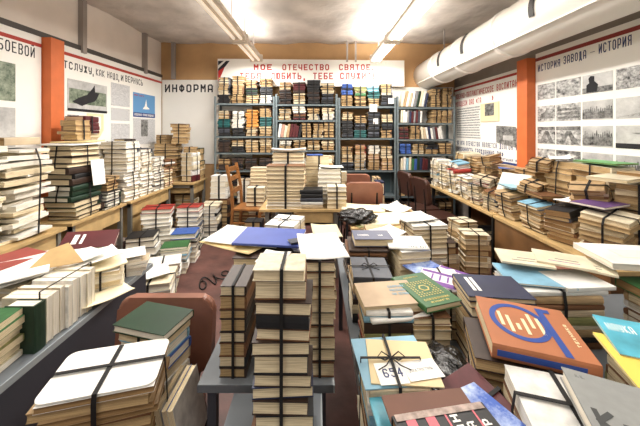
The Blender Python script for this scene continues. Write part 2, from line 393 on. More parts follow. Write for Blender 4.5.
text(p, 'ВИДЫ СПОРТА', 4.50, 2.12, .26, .025, M['redtext'], name='title', z=.0345)
p = rect(b, 'poster', 4.48, 5.08, 1.38, 1.78, M['textblock'], .03, .034)
rect(p, 'portrait', 4.68, 4.86, 1.50, 1.76, M['bwdark'], .0342, .036)

# back wall, information panel
b = empty('information_panel', mtx=board_frame((0, WB - .002, 0), (1, 0, 0), (0, -1, 0)))
tag(b, 'white information panel with black heading beside the first bookcase', 'board')
rect(b, 'panel', WL + .03, -1.15, 1.0, 2.49, M['board'], 0, .02)
text(b, 'ИНФОРМА', -2.70, 2.27, .85, .14, M['blacktext'], z=.02, bold=.035)
text(b, 'ЦИЯ', -1.75, 2.27, .38, .15, M['blacktext'], z=.02, bold=.035)

# hanging slogan banner
BD = 5.24
b = empty('slogan_banner', mtx=board_frame((0, BD, 0), (1, 0, 0), (0, -1, 0)))
tag(b, 'long white slogan banner with red lettering above the bookcases', 'banner')
x0, z1 = on_back(218, 59, BD); x1, z0 = on_back(404, 86.5, BD)
tilt = .0
obj('panel', prism([(x0, z0), (x1, z0), (x1, z1 - .03), (x0, z1)], 0, .02), M['board'], b)
def banner_line(words, ybase, h):
    for w, a, c in words:
        ua, v = on_back(a, ybase, BD); uc, _ = on_back(c, ybase, BD)
        text(b, w, ua, v, uc - ua, h, M['redtext'], z=.02, bold=.04)
banner_line((('МОЕ', 254, 272), ('ОТЕЧЕСТВО', 282.5, 329), ('СВЯТОЕ', 339, 370)), 70.5, .105)
banner_line((('ТЕБЯ', 240, 261), ('ЛЮБИТЬ', 271, 301.5), ('ТЕБЕ', 313, 333), ('СЛУЖИТЬ!', 340, 382)), 79.5, .115)
rect(b, 'full_stop', on_back(371.5, 70, BD)[0], on_back(373, 70, BD)[0], on_back(371, 70.5, BD)[1], on_back(371, 69.3, BD)[1], M['redtext'], .02, .021)
rect(b, 'comma', on_back(303.5, 80, BD)[0], on_back(305, 80, BD)[0], on_back(303, 81, BD)[1], on_back(303, 78.5, BD)[1], M['redtext'], .02, .021)
fx, fz = on_back(218.5, 60, BD)
fl = obj('emblem', prism([(fx, fz - .02), (fx + .20, fz - .02), (fx, fz - .28)], .02, .023), M['blacktext'], b)
obj('red_corner', prism([(fx, fz - .20), (fx + .12, fz - .12), (fx + .03, fz - .33), (fx, fz - .38)], .0235, .026), M['redtext'], fl)
obj('white_band', prism([(fx, fz - .10), (fx + .10, fz - .02), (fx + .14, fz - .02), (fx, fz - .16)], .0235, .025), M['board'], fl)
for px in (252, 347, 355.5):
    u, _ = on_back(px, 60, BD); obj('hanger_pole', B(u - .015, u + .015, z1 - .06, ZC + .01, .021, .04), M['pipe'], b)
# plain white panel behind the last bookcase
b = tag(obj('white_panel', B(1.33, 2.42, WB - .025, WB - .003, 1.1, 2.36), M['board']), 'plain white panel behind the rightmost bookcase', 'panel')

# right wall boards: viewed from the room u runs with -Y
def rb(u_px, x=WR): return -(F * x / (u_px - CX))
b = empty('display_board', mtx=board_frame((WR - .002, 0, 0), (0, -1, 0), (-1, 0, 0)))
tag(b, 'white display board with red two line heading and dark blue bottom lines', 'board')
rect(b, 'panel', -5.28, -3.51, 1.14, 2.34, M['board'], 0, .025)
rect(b, 'stripe', -5.28, -3.51, 2.27, 2.30, M['red'], .025, .028)
rect(b, 'blue_border', -4.55, -3.51, 1.14, 1.19, M['bluestripe'], .025, .028)
text(b, 'ВОЕННО-ПАТРИОТИЧЕСКОЕ ВОСПИТАНИЕ', -5.24, 2.13, 1.72, .085, M['redtext'], z=.025, bold=.05)
text(b, 'МОЛОДЕЖИ ОАО «ГА     »', -5.24, 2.00, 1.12, .085, M['redtext'], z=.025, bold=.05)
rows = 13
for i in range(rows):
    rect(b, 'printed_sheet', -5.2, -4.44 + RND.uniform(-.05, 0), 1.47 + i * .039, 1.492 + i * .039, M['textdark'], .025, .0265)
p = rect(b, 'portrait', -4.42, -3.98, 1.72, 1.98, M['cream'], .025, .04)
rect(p, 'uniform', -4.3, -4.08, 1.80, 1.97, M['bwdark'], .0405, .042)
p = obj('photo', prism([(-4.05, 1.43), (-3.62, 1.38), (-3.58, 1.55), (-3.66, 1.64), (-4.05, 1.66)], .025, .029), M['bwdark'], b)
rect(p, 'car', -3.9, -3.7, 1.47, 1.53, M['bwsky'], .0295, .031)
text(b, 'ЗАЩИТА ОТЕЧЕСТВА ЯВЛЯЕТСЯ ДОЛГОМ И', -5.2, 1.35, 1.58, .07, M['bluetext'], z=.025, bold=.05)
text(b, 'ОБЯЗАННОСТЬ ГРАЖДАНИНА РФ»', -5.2, 1.245, 1.3, .07, M['bluetext'], z=.025, bold=.05)
text(b, 'КОНСТИТУЦИЯ РФ', -4.1, 1.205, .5, .03, M['bluetext'], z=.025, bold=.03)

b = empty('display_board', mtx=board_frame((WR - .002, 0, 0), (0, -1, 0), (-1, 0, 0)))
tag(b, 'white display board with rows of monochrome photographs under blue heading', 'board')
rect(b, 'panel', -3.325, -.7, 1.0, 2.44, M['board'], 0, .025)
rect(b, 'stripe', -3.325, -.7, 2.355, 2.39, M['darkred'], .025, .028)
text(b, 'ИСТОРИЯ', -3.29, 2.235, .30, .075, M['bluetext'], z=.025, bold=.05)
text(b, 'ЗАВОДА', -2.95, 2.245, .25, .078, M['bluetext'], z=.025, bold=.05)
text(b, '-', -2.66, 2.28, .045, .014, M['bluetext'], z=.025, bold=.05)
text(b, 'ИСТОРИЯ', -2.58, 2.255, .27, .082, M['bluetext'], z=.025, bold=.05)
cols = [(-3.29, -3.05), (-3.035, -2.755), (-2.735, -2.455), (-2.43, -2.13), (-2.1, -1.8)]
rws = [(1.925, 2.09), (1.69, 1.855), (1.455, 1.635), (1.24, 1.40)]
kinds = [['st', 'st', 'man', 'grp', 'st'], ['car', 'rows', 'crowd', 'sail', 'st'], ['fac', 'fac', 'crowd', 'field', 'st'], ['st', 'fac', 'ship', 'crowd', 'st']]
def photo(b, u0, u1, v0, v1, kind):
    base = 'bwsky' if kind in ('man', 'crowd', 'sail', 'field', 'ship') else 'bw'
    p = rect(b, 'photo', u0, u1, v0, v1, M[base], .025, .028); w = u1 - u0; h = v1 - v0
    X = lambda a: u0 + a * w
    Y = lambda a: v0 + a * h
    z0, z1 = .0282, .0292
    if kind == 'man':
        rect(p, 'ground', u0, u1, Y(0), Y(.3), M['bwdark'], z0, z1)
        obj('figure', prism([(X(.15), Y(.05)), (X(.15), Y(.45)), (X(.25), Y(.55)), (X(.22), Y(.8)), (X(.30), Y(.92)), (X(.42), Y(.88)), (X(.42), Y(.62)), (X(.55), Y(.42)), (X(.5), Y(.05))], z1, z1 + .001), M['inkblack'], p)
    elif kind == 'crowd':
        bm = bmesh.new(); r = random.Random(int(u0 * 1000 + v0 * 777))
        for i in range(15):
            cx = X((i + .5) / 15); top = Y(r.uniform(.55, .8)); ww = w / 34
            prism([(cx - ww, Y(.06)), (cx - ww, top - h * .18), (cx - ww * .5, top - h * .12), (cx - ww * .5, top), (cx + ww * .5, top), (cx + ww * .5, top - h * .12), (cx + ww, top - h * .18), (cx + ww, Y(.06))], z0, z1 + .0001 * i, bm=bm)
        obj('figures', bm, M['bwdark'], p)['kind'] = 'stuff'
    elif kind == 'field':
        rect(p, 'ground', u0, u1, Y(0), Y(.22), M['inkblack'], z0, z1)
        obj('aeroplane', prism([(X(.4), Y(.68)), (X(.65), Y(.70)), (X(.9), Y(.66)), (X(.65), Y(.63)), (X(.55), Y(.62))], z0, z1), M['bwdark'], p)
    elif kind == 'sail':
        for i in range(5):
            obj('fold', prism([(X(.1 + i * .15), Y(.1)), (X(.98), Y(.25 + i * .12)), (X(.98), Y(.29 + i * .12)), (X(.14 + i * .15), Y(.1))], z0, z1), M['bw'], p)
    elif kind == 'ship':
        obj('hillside', prism([(X(0), Y(0)), (X(0), Y(.65)), (X(.3), Y(.6)), (X(1), Y(.25)), (X(1), Y(0))], z0, z1), M['bwdark'], p)
    elif kind == 'fac':
        obj('machinery', prism([(X(.1), Y(.05)), (X(.45), Y(.75)), (X(.62), Y(.75)), (X(.95), Y(.05)), (X(.7), Y(.05)), (X(.52), Y(.55)), (X(.35), Y(.05))], z0, z1), M['bwdark'], p)
        rect(p, 'roof', u0, u1, Y(.8), Y(1), M['bwdark'], z0, z1)
    elif kind == 'rows':
        for i in range(3): rect(p, 'rank', X(.06), X(.94), Y(.12 + i * .24), Y(.26 + i * .24), M['bwdark'], z0, z1)
    elif kind == 'car':
        obj('vehicle', prism([(X(.15), Y(.2)), (X(.2), Y(.5)), (X(.42), Y(.62)), (X(.55), Y(.85)), (X(.62), Y(.55)), (X(.88), Y(.45)), (X(.85), Y(.2))], z0, z1), M['bwdark'], p)
    elif kind == 'grp':
        for i in range(3): rect(p, 'print', X(.04 + i * .33), X(.3 + i * .33), Y(.05), Y(.95), M['bw'], z0, z1)
for ri, (v0, v1) in enumerate(rws):
    for ci, (u0, u1) in enumerate(cols): photo(b, u0, u1, v0, v1, kinds[ri][ci])

# ------------------------------------------------------------------ bookcases
RACKX = [(-1.717, -.70), (-.70, .35), (.35, 1.325), (1.325, 2.31)]
RACKZ = [[.10, .50, .93, 1.225, 1.50, 2.05], [.10, .48, .86, 1.265, 1.475, 1.77, 2.035], [.10, .50, .93, 1.47, 2.0], [.10, .50, .93, 1.20, 1.45, 1.72, 1.985]]
RACKN = ['leftmost', 'second', 'third', 'rightmost']
RD0, RD1 = 5.0, 5.3
RTOP = [2.16, 2.20, 2.14, 2.16]
for i, ((x0, x1), zs) in enumerate(zip(RACKX, RACKZ)):
    r = empty('bookcase', ((x0 + x1) / 2, (RD0 + RD1) / 2, 0)); hw = (x1 - x0) / 2; hd = .15
    tag(r, ['grey steel bookcase beside the information panel', 'grey steel bookcase with long dark volumes under the slogan banner', 'grey steel bookcase behind the brown armchairs', 'grey steel bookcase at the right wall corner'][i], 'bookcase', 'steel bookcases along the back wall')
    for sx in (-1, 1):
        for sy in (-1, 1):
            bm = bmesh.new(); xa = sx * (hw - .002); ya = sy * hd
            box(bm, min(xa, xa - sx * .035), max(xa, xa - sx * .035), min(ya, ya - sy * .004), max(ya, ya - sy * .004), 0, RTOP[i])
            box(bm, min(xa, xa - sx * .004), max(xa, xa - sx * .004), min(ya, ya - sy * .035), max(ya, ya - sy * .035), 0, RTOP[i])
            obj('post', bm, M['steel'], r)
    for z in zs:
        bm = box(bmesh.new(), -hw + .006, hw - .006, -hd + .005, hd - .005, z - .006, z)
        box(bm, -hw + .006, hw - .006, -hd + .005, -hd + .009, z - .032, z); box(bm, -hw + .006, hw - .006, hd - .009, hd - .005, z - .032, z)
        obj('shelf', bm, M['steel'], r)
    if i == 2: obj('back_panel', B(-hw + .01, hw - .01, hd - .003, hd, .1, .93), M['steeldark'], r)
    if i == 3:
        for s in (-1,): obj('side_panel', B(s * hw - .001, s * hw + .001, -hd + .04, hd - .04, .1, RTOP[i] - .02), M['steel'], r)

# ------------------------------------------------------------------ desks and tables
def desk(x0, x1, y0, y1, z, label, style, group=None):
    cx, cy = (x0 + x1) / 2, (y0 + y1) / 2; hx, hy = (x1 - x0) / 2, (y1 - y0) / 2
    d = empty('desk', (cx, cy, 0)); tag(d, label, 'desk', group)
    obj('desktop', B(-hx, hx, -hy, hy, z - .028, z, .004), M['wood'], d)
    if style == 'left':      # opens towards +X, steel end frames
        for s in (-1, 1):
            y = s * (hy - .05); bm = bmesh.new()
            bar(bm, (-hx + .03, y, z - .055), (hx - .03, y, z - .055), .03, .05)
            bar(bm, (hx - .045, y, .0), (hx - .045, y, z - .03), .045, .03); bar(bm, (-hx + .045, y, .0), (-hx + .045, y, z - .03), .045, .03)
            bar(bm, (-hx + .03, y, .06), (hx - .03, y, .06), .03, .03)
            obj('leg_frame', bm, M['legmetal'], d)
        obj('apron', B(hx - .055, hx - .035, -hy + .07, hy - .07, z - .19, z - .029), M['wood'], d)
        dr = obj('drawer', B(-hx + .05, hx - .06, -hy + .08, -hy + .08 + min(.4, hy), z - (.45 if z < .76 else .17), z - .03, .003), M['wood'], d)
        obj('back_panel', B(-hx + .01, -hx + .03, -hy + .08, hy - .08, .12, z - .03), M['wooddark'], d)
    elif style == 'right':   # panel towards -X
        obj('front_panel', B(-hx + .012, -hx + .03, -hy + .01, hy - .01, z - .43, z - .029), M['wooddark'], d)
        for s in (-1, 1): obj('end_panel', B(-hx + .03, hx - .02, s * (hy - .02) - .01, s * (hy - .02) + .01, 0, z - .029), M['wooddark'], d)
    elif style == 'rightopen':
        obj('back_panel', B(hx - .04, hx - .02, -hy + .05, hy - .05, .2, z - .029), M['wooddark'], d)
        for s in (-1, 1):
            bm = bmesh.new(); y = s * (hy - .05)
            bar(bm, (-hx + .05, y, 0), (-hx + .05, y, z - .029), .035, .03); bar(bm, (hx - .05, y, 0), (hx - .05, y, z - .029), .035, .03); bar(bm, (-hx + .05, y, z - .045), (hx - .05, y, z - .045), .03, .03)
            obj('leg_frame', bm, M['blackmetal'], d)
    elif style == 'middle':
        for s in (-1, 1):
            bm = bmesh.new(); x = s * (hx - .08)
            bar(bm, (x, -hy + .05, 0), (x, -hy + .05, z - .029), .04, .03); bar(bm, (x, hy - .05, 0), (x, hy - .05, z - .029), .04, .03); bar(bm, (x, -hy + .05, z - .05), (x, hy - .05, z - .05), .03, .04)
            obj('leg_frame', bm, M['legmetal'], d)
        dr = obj('drawer', B(-hx + .4, hx - .11, -hy + .03, hy - .06, z - .15, z - .03, .003), M['wood'], d)
        obj('drawer_front', B(-hx + .41, hx - .12, -hy + .018, -hy + .029, z - .145, z - .035, .002), M['wood'], dr)
    return d
G_L = 'wooden desks along the cream wall'; G_R = 'wooden desks along the photograph wall'
desk(-2.75, -2.2, 1.30, 2.64, .75, 'light wooden desk under the soft heap of white brochures', 'left', G_L)
desk(-2.75, -2.22, 2.72, 3.50, .75, 'light wooden desk with grey steel frame under the dark binder stack', 'left', G_L)
desk(-2.75, -2.2, 3.55, 4.58, .75, 'light wooden desk with grey steel frame under the long white heap', 'left', G_L)
desk(-2.75, -1.90, 4.62, 5.20, .78, 'light wooden desk in the corner beside the leftmost bookcase', 'left', G_L)
desk(1.76, 2.42, 3.02, 4.7, .75, 'dark open wooden desk along the photograph wall near the bookcases', 'rightopen', G_R)
desk(1.76, 2.42, 1.80, 3.0, .75, 'brown wooden desk with closed front panel along the photograph wall', 'right', G_R)
desk(-.62, .285, 3.2, 3.82, .75, 'light wooden desk with yellow drawer in the middle of the room', 'middle')

def table(x0, x1, y0, y1, z, label, legs=True, side=None, topm='greytop'):
    cx, cy = (x0 + x1) / 2, (y0 + y1) / 2; hx, hy = (x1 - x0) / 2, (y1 - y0) / 2
    t = empty('table', (cx, cy, 0)); tag(t, label, 'table')
    obj('tabletop', B(-hx, hx, -hy, hy, z - .028, z, .003), M[topm], t)
    obj('edge_strip', B(hx, hx + .004, -hy, hy, z - .027, z - .001), M['edge'], t)
    for sx in (-1, 1):
        for sy in (-1, 1): obj('leg', B(sx * (hx - .04) - .015, sx * (hx - .04) + .015, sy * (hy - .04) - .015, sy * (hy - .04) + .015, 0, z - .028), M['greyside'], t)
    if side: obj('side_panel', B(hx - .022, hx - .010, -hy + .06, hy - .06, z - side, z - .029), M['greyside'], t)
    return t
table(-1.85, -1.055, .35, 1.92, .75, 'grey topped table with pale edge beside the brown vinyl chair', side=.5)
table(-.40, .055, 1.0, 2.32, .75, 'grey table under the twin book stacks in the aisle', topm='greytop')
table(-.27, .012, .42, .975, .745, 'narrow grey table under the tall tied stack nearest the viewer')
table(.15, .78, .42, 2.45, .66, 'grey table under the row of stacks with the green book')
table(.80, 2.05, .40, 1.72, .66, 'grey table under the stacks around the orange book')
table(.30, 1.02, 2.62, 3.45, .74, 'table covered with cream papers before the armchairs', topm='wood')

# ------------------------------------------------------------------ chairs
def rounded(bm_pts_w, h, d, r=.05, seg=5):
    """rounded rectangle outline"""
    w = bm_pts_w / 2; hh = h / 2; pts = []
    for cx, cy, a0 in ((w - r, hh - r, 0), (-w + r, hh - r, 90), (-w + r, -hh + r, 180), (w - r, -hh + r, 270)):
        for k in range(seg + 1):
            a = math.radians(a0 + 90 * k / seg); pts.append((cx + r * math.cos(a), cy + r * math.sin(a)))
    return pts
def cushion(w, h, d, r=.06, curve=0.0):
    pts = rounded(w, h, d, r); bm = prism(pts, -d / 2, d / 2, 'xz')
    r_ = bmesh.ops.bevel(bm, geom=[e for e in bm.edges if abs(e.verts[0].co.y - e.verts[1].co.y) < 1e-6], offset=min(d * .35, .02), segments=3, profile=.5, affect='EDGES')
    return bm
def vinyl_chair(x, y, rz, label, m='vinyl', top=.81, w=.44, h=.33, group=None, arms=False, frame='blackmetal'):
    c = empty('chair', (x, y, 0), rz); tag(c, label, 'chair', group)
    # local: the sitter faces -Y
    bmesh_seat = cushion(w, .42, .06, .06); bmesh.ops.rotate(bmesh_seat, verts=bmesh_seat.verts[:], cent=(0, 0, 0), matrix=Matrix.Rotation(math.pi / 2, 3, 'X')); bmesh.ops.translate(bmesh_seat, verts=bmesh_seat.verts[:], vec=(0, 0, .415))
    obj('seat', bmesh_seat, M[m], c, smooth=False)
    bk = cushion(w, h, .055, .055); bmesh.ops.rotate(bk, verts=bk.verts[:], cent=(0, 0, 0), matrix=Matrix.Rotation(math.radians(-7), 3, 'X')); bmesh.ops.translate(bk, verts=bk.verts[:], vec=(0, .255, top - h / 2))
    obj('backrest', bk, M[m], c)
    for s in (-1, 1):
        obj('leg', tube([(s * (w / 2 - .03), .20, .385), (s * (w / 2 - .02), .255, 0)], .012), M[frame], c)
        obj('leg', tube([(s * (w / 2 - .03), -.18, .385), (s * (w / 2 - .02), -.21, 0)], .012), M[frame], c)
        obj('back_post', tube([(s * (w / 2 - .07), .19, .39), (s * (w / 2 - .07), .262, .46), (s * (w / 2 - .07), .285, top - .12)], .010), M[frame], c)
        if arms:
            obj('armrest', tube([(s * (w / 2 + .02), .24, .62), (s * (w / 2 + .03), .0, .63), (s * (w / 2 + .03), -.16, .60), (s * (w / 2 + .02), -.18, .40)], .016), M[frame], c)
    obj('seat_frame', tube([(-w / 2 + .03, -.18, .382), (w / 2 - .03, -.18, .382), (w / 2 - .03, .2, .382), (-w / 2 + .03, .2, .382)], .011, closed=True), M[frame], c)
    return c
vinyl_chair(-.715, 1.17, 0, 'brown vinyl chair with rounded backrest holding tied bundles', top=.805, w=.45)
vinyl_chair(.525, 4.42, math.pi, 'brown vinyl armchair backing onto the third bookcase, farther of two', top=.99, w=.42, h=.34, arms=True)
vinyl_chair(.56, 3.83, math.pi, 'brown vinyl armchair behind the table of cream papers, nearer of two', top=.98, w=.44, h=.34, arms=True)
vinyl_chair(1.58, 4.56, math.radians(100), 'dark brown chair next to the bookcase post, farther of two', m='vinyldark', top=.97, w=.40, h=.34)
vinyl_chair(1.66, 4.10, math.radians(100), 'dark brown chair facing the desk row, nearer of two', m='vinyldark', top=.95, w=.40, h=.34)
vinyl_chair(1.36, 2.06, math.pi, 'reddish brown chair tucked behind the stack of white magazines', m='vinyl', top=.79, w=.42, h=.30)

wc = empty('chair', (-.98, 4.42, 0), math.radians(84)); tag(wc, 'light brown wooden chair turned sideways beside the tied stacks', 'chair')
obj('seat', B(-.2, .2, -.22, .2, .455, .485, .008), M['chairwood'], wc)
for s in (-1, 1):
    obj('leg', prism([(s * .18 - .018, 0), (s * .18 + .018, 0), (s * .18 + .016, .455), (s * .18 - .016, .455)], -.21, -.175, 'xz'), M['chairwood'], wc)
    bm = bmesh.new(); pts = [(.235, 0), (.20, .46), (.215, .75), (.29, 1.10)]
    for a, b2 in zip(pts, pts[1:]): bar(bm, (s * .18, a[0], a[1]), (s * .18, b2[0], b2[1]), .032, .038)
    obj('back_post', bm, M['chairwood'], wc)
    obj('stretcher', bar(bmesh.new(), (s * .18, -.19, .28), (s * .18, .21, .28), .02, .025), M['chairwood'], wc)
for z, y in ((1.03, .273), (.90, .245), (.72, .213)):
    obj('back_slat', B(-.165, .165, y - .009, y + .009, z - .035, z + .035, .004), M['chairwood'], wc)
obj('apron', B(-.16, .16, -.2, -.182, .39, .455), M['chairwood'], wc)
obj('stretcher', bar(bmesh.new(), (-.17, -.19, .22), (.17, -.19, .22), .02, .025), M['chairwood'], wc)

# ------------------------------------------------------------------ books
ORD = ['topmost', 'second', 'third', 'fourth', 'fifth', 'sixth', 'seventh', 'eighth', 'ninth', 'tenth', 'eleventh', 'twelfth', 'thirteenth', 'fourteenth', 'fifteenth', 'sixteenth', 'seventeenth', 'eighteenth', 'nineteenth', 'twentieth', 'twenty-first', 'twenty-second', 'twenty-third', 'twenty-fourth', 'twenty-fifth', 'twenty-sixth', 'twenty-seventh', 'twenty-eighth']
def cover_profile(W, T, t, rnd):
    sp = -W / 2; k = []
    for i in range(5):
        a = math.pi * i / 4
        k.append((sp + rnd * (1 - math.sin(a)), T * (1 - math.cos(a)) / 2))
    inner = sp + max(t * 1.2, rnd)
    return [(W / 2, 0)] + k[::1] + [(W / 2, T), (W / 2, T - t), (inner, T - t), (inner, t), (W / 2, t)]
def cover_bm(L, W, T, t, rnd, bm=None):
    return prism([p for p in cover_profile(W, T, t, rnd)][::-1], -L / 2, L / 2, 'yz', bm)
def pages_bm(L, W, T, t, rnd, ins, bm=None):
    bm = bm or bmesh.new(); x = L / 2 - ins; y0 = -W / 2 + max(t * 1.2, rnd) ; y1 = W / 2 - ins * 1.2
    # fore-edge slightly hollow
    dip = min(.02 * W, T * .12); pts = [(y0, t), (y1, t), (y1 - dip * .7, t + (T - 2 * t) * .25), (y1 - dip, T / 2), (y1 - dip * .7, T - t - (T - 2 * t) * .25), (y1, T - t), (y0, T - t)]
    return prism(pts, -x, x, 'yz', bm)
def mesh_of(name, bm, mats):
    me = bpy.data.meshes.new(name); bmesh.ops.recalc_face_normals(bm, faces=bm.faces[:]); bm.to_mesh(me); bm.free()
    for m in mats: me.materials.append(m)
    return me
TPL = {
    'hard_c': mesh_of('book', cover_bm(1, 1, 1, .075, .035), [COV['f']]), 'hard_p': mesh_of('page_block', pages_bm(1, 1, 1, .075, .035, .016), [PAGES['c']]),
    'soft_c': mesh_of('book', cover_bm(1, 1, 1, .035, .012), [COV['f']]), 'soft_p': mesh_of('page_block', pages_bm(1, 1, 1, .035, .012, .004), [PAGES['c']]),
}
bm = cover_bm(1, 1, 1, .11, .03); n0 = len(bm.faces); pages_bm(1, 1, 1, .11, .03, .018, bm)
for i, f in enumerate(list(bm.faces)):
    if i >= n0: f.material_index = 1
TPL['small'] = mesh_of('book', bm, [COV['f'], PAGES['c']])
def mag_tpl(seed):
    r = random.Random(seed); bm = bmesh.new(); nx, ny = 8, 6; a, b_, c, d = [r.uniform(-1, 1) for _ in range(4)]
    def dz(u, v): return .36 * a * math.sin(u * 3 + d * 2) + .32 * b_ * math.sin(v * 4 + c) + .5 * c * u * v
    lo = [[bm.verts.new((u, v, dz(u, v))) for u in [i / nx - .5 for i in range(nx + 1)]] for v in [j / ny - .5 for j in range(ny + 1)]]
    hi = [[bm.verts.new((w.co.x + .012 * a, w.co.y - .01 * b_, w.co.z + 1)) for w in row] for row in lo]
    ring = lambda g: g[0][:-1] + [row[-1] for row in g[:-1]] + g[-1][:0:-1] + [row[0] for row in g[:0:-1]]
    for j in range(ny):
        for i in range(nx):
            bm.faces.new((lo[j][i], lo[j + 1][i], lo[j + 1][i + 1], lo[j][i + 1])); f = bm.faces.new((hi[j][i], hi[j][i + 1], hi[j + 1][i + 1], hi[j + 1][i])); f.material_index = 1; f.smooth = True
    A, Bq = ring(lo), ring(hi)
    for i in range(len(A)): bm.faces.new((A[i], A[(i + 1) % len(A)], Bq[(i + 1) % len(A)], Bq[i]))
    return mesh_of('magazine', bm, [PAGES['w'], COV['w']])
for s in range(6): TPL['mag%d' % s] = mag_tpl(s + 3)

def setmat(o, i, m):
    o.material_slots[i].link = 'OBJECT'; o.material_slots[i].material = m
def rigid(x, y, z, rz=0.0, rx=0.0, ry=0.0):
    return Matrix.Translation((x, y, z)) @ Matrix.Rotation(rz, 4, 'Z') @ Matrix.Rotation(ry, 4, 'Y') @ Matrix.Rotation(rx, 4, 'X')
USED = set()
def new_book(mt, L, W, T, cov, pag='c', hard=True, label=None, group=None, kind='book', parent=None, cat=None):
    S = Matrix.Diagonal((L, W, T, 1))
    if kind == 'magazine':
        o = bpy.data.objects.new('magazine', TPL['mag%d' % RND.randrange(6)]); link(o, parent)
        setmat(o, 0, PAGES[pag]); setmat(o, 1, COV[cov])
    elif parent is not None:
        o = bpy.data.objects.new('book', TPL['small']); link(o, parent); setmat(o, 0, COV[cov]); setmat(o, 1, PAGES[pag])
    else:
        k = 'hard' if hard else 'soft'
        o = bpy.data.objects.new('book', TPL[k + '_c']); link(o); setmat(o, 0, COV[cov])
        p = bpy.data.objects.new('page_block', TPL[k + '_p']); link(p, o); setmat(p, 0, PAGES[pag])
    o.matrix_basis = mt @ S
    if parent is None:
        tag(o, label, cat or kind, group)
    return o
def hull2(pts):
    pts = sorted(set((round(a, 5), round(b, 5)) for a, b in pts))
    def half(ps):
        h = []
        for p in ps:
            while len(h) > 1 and (h[-1][0] - h[-2][0]) * (p[1] - h[-2][1]) - (h[-1][1] - h[-2][1]) * (p[0] - h[-2][0]) <= 1e-9: h.pop()
            h.append(p)
        return h
    a, b = half(pts), half(pts[::-1]); return a[:-1] + b[:-1]
def loop_ribbon(bm, pts, at, w, axis, off=.0015, th=.002):
    h = hull2(pts); n = len(h)
    cx = sum(p[0] for p in h) / n; cz = sum(p[1] for p in h) / n
    def grow(d):
        out = []
        for i in range(n):
            p, a, b = h[i], h[i - 1], h[(i + 1) % n]
            e1 = (p[0] - a[0], p[1] - a[1]); e2 = (b[0] - p[0], b[1] - p[1]); l1 = math.hypot(*e1) or 1; l2 = math.hypot(*e2) or 1
            n1 = (e1[1] / l1, -e1[0] / l1); n2 = (e2[1] / l2, -e2[0] / l2); k = 1 + n1[0] * n2[0] + n1[1] * n2[1]; k = max(k, .5)
            out.append((p[0] + d * (n1[0] + n2[0]) / k, p[1] + d * (n1[1] + n2[1]) / k))
        return out
    P = lambda q, s: (q[0], at + s * w / 2, q[1]) if axis == 'x' else (at + s * w / 2, q[0], q[1])
    zb = min(p[1] for p in h)
    i0, i1 = [[(q[0], max(q[1], zb)) for q in grow(o_)] for o_ in (off, off + th)]
    V = [[bm.verts.new(P(q, s)) for q in ring] for ring in (i0, i1) for s in (-1, 1)]
    for i in range(n):
        j = (i + 1) % n
        if h[i][1] < zb + 1e-4 and h[j][1] < zb + 1e-4: continue
        bm.faces.new((V[0][i], V[0][j], V[1][j], V[1][i])); bm.faces.new((V[2][i], V[3][i], V[3][j], V[2][j]))
        bm.faces.new((V[0][i], V[2][i], V[2][j], V[0][j])); bm.faces.new((V[1][i], V[1][j], V[3][j], V[3][i]))
def make_strap(mt, corners, w, ax, ay, parent=None, label=None, knot=False, offx=0.0, offy=0.0):
    """corners: stack-local book corner points; ax: a loop across the width (seen on the front), ay: a loop along the depth"""
    bm = bmesh.new(); xs = [c[0] for c in corners]; ys = [c[1] for c in corners]; zt = max(c[2] for c in corners)
    cx, cy = (min(xs) + max(xs)) / 2 + offx, (min(ys) + max(ys)) / 2 + offy
    if ax: loop_ribbon(bm, [(c[1], c[2]) for c in corners], cx, w, 'y')
    if ay: loop_ribbon(bm, [(c[0], c[2]) for c in corners], cy, w * .9, 'x', off=.0040)
    o = obj('cord', bm, M['strap'], parent, mt)
    if parent is None: tag(o, label, 'cord', 'cords around tied stacks')
    if knot:
        bm = bmesh.new()
        for s in (-1, 1):
            tube([(cx, cy, zt + .005), (cx + s * .025, cy + .012, zt + .014), (cx + s * .04, cy - .004, zt + .010), (cx + s * .02, cy - .012, zt + .007), (cx, cy, zt + .006)], w * .22, bm, 6)
            tube([(cx, cy, zt + .006), (cx + s * .02, cy - .03, zt + .006), (cx + s * .045, cy - .045, zt + .005)], w * .2, bm, 6)
        obj('knot', bm, M['strap'], o)
    return o
FACE = {'P': math.pi, 'S': 0.0, 'H': math.pi / 2, 'R': -math.pi / 2}
NB = [0]
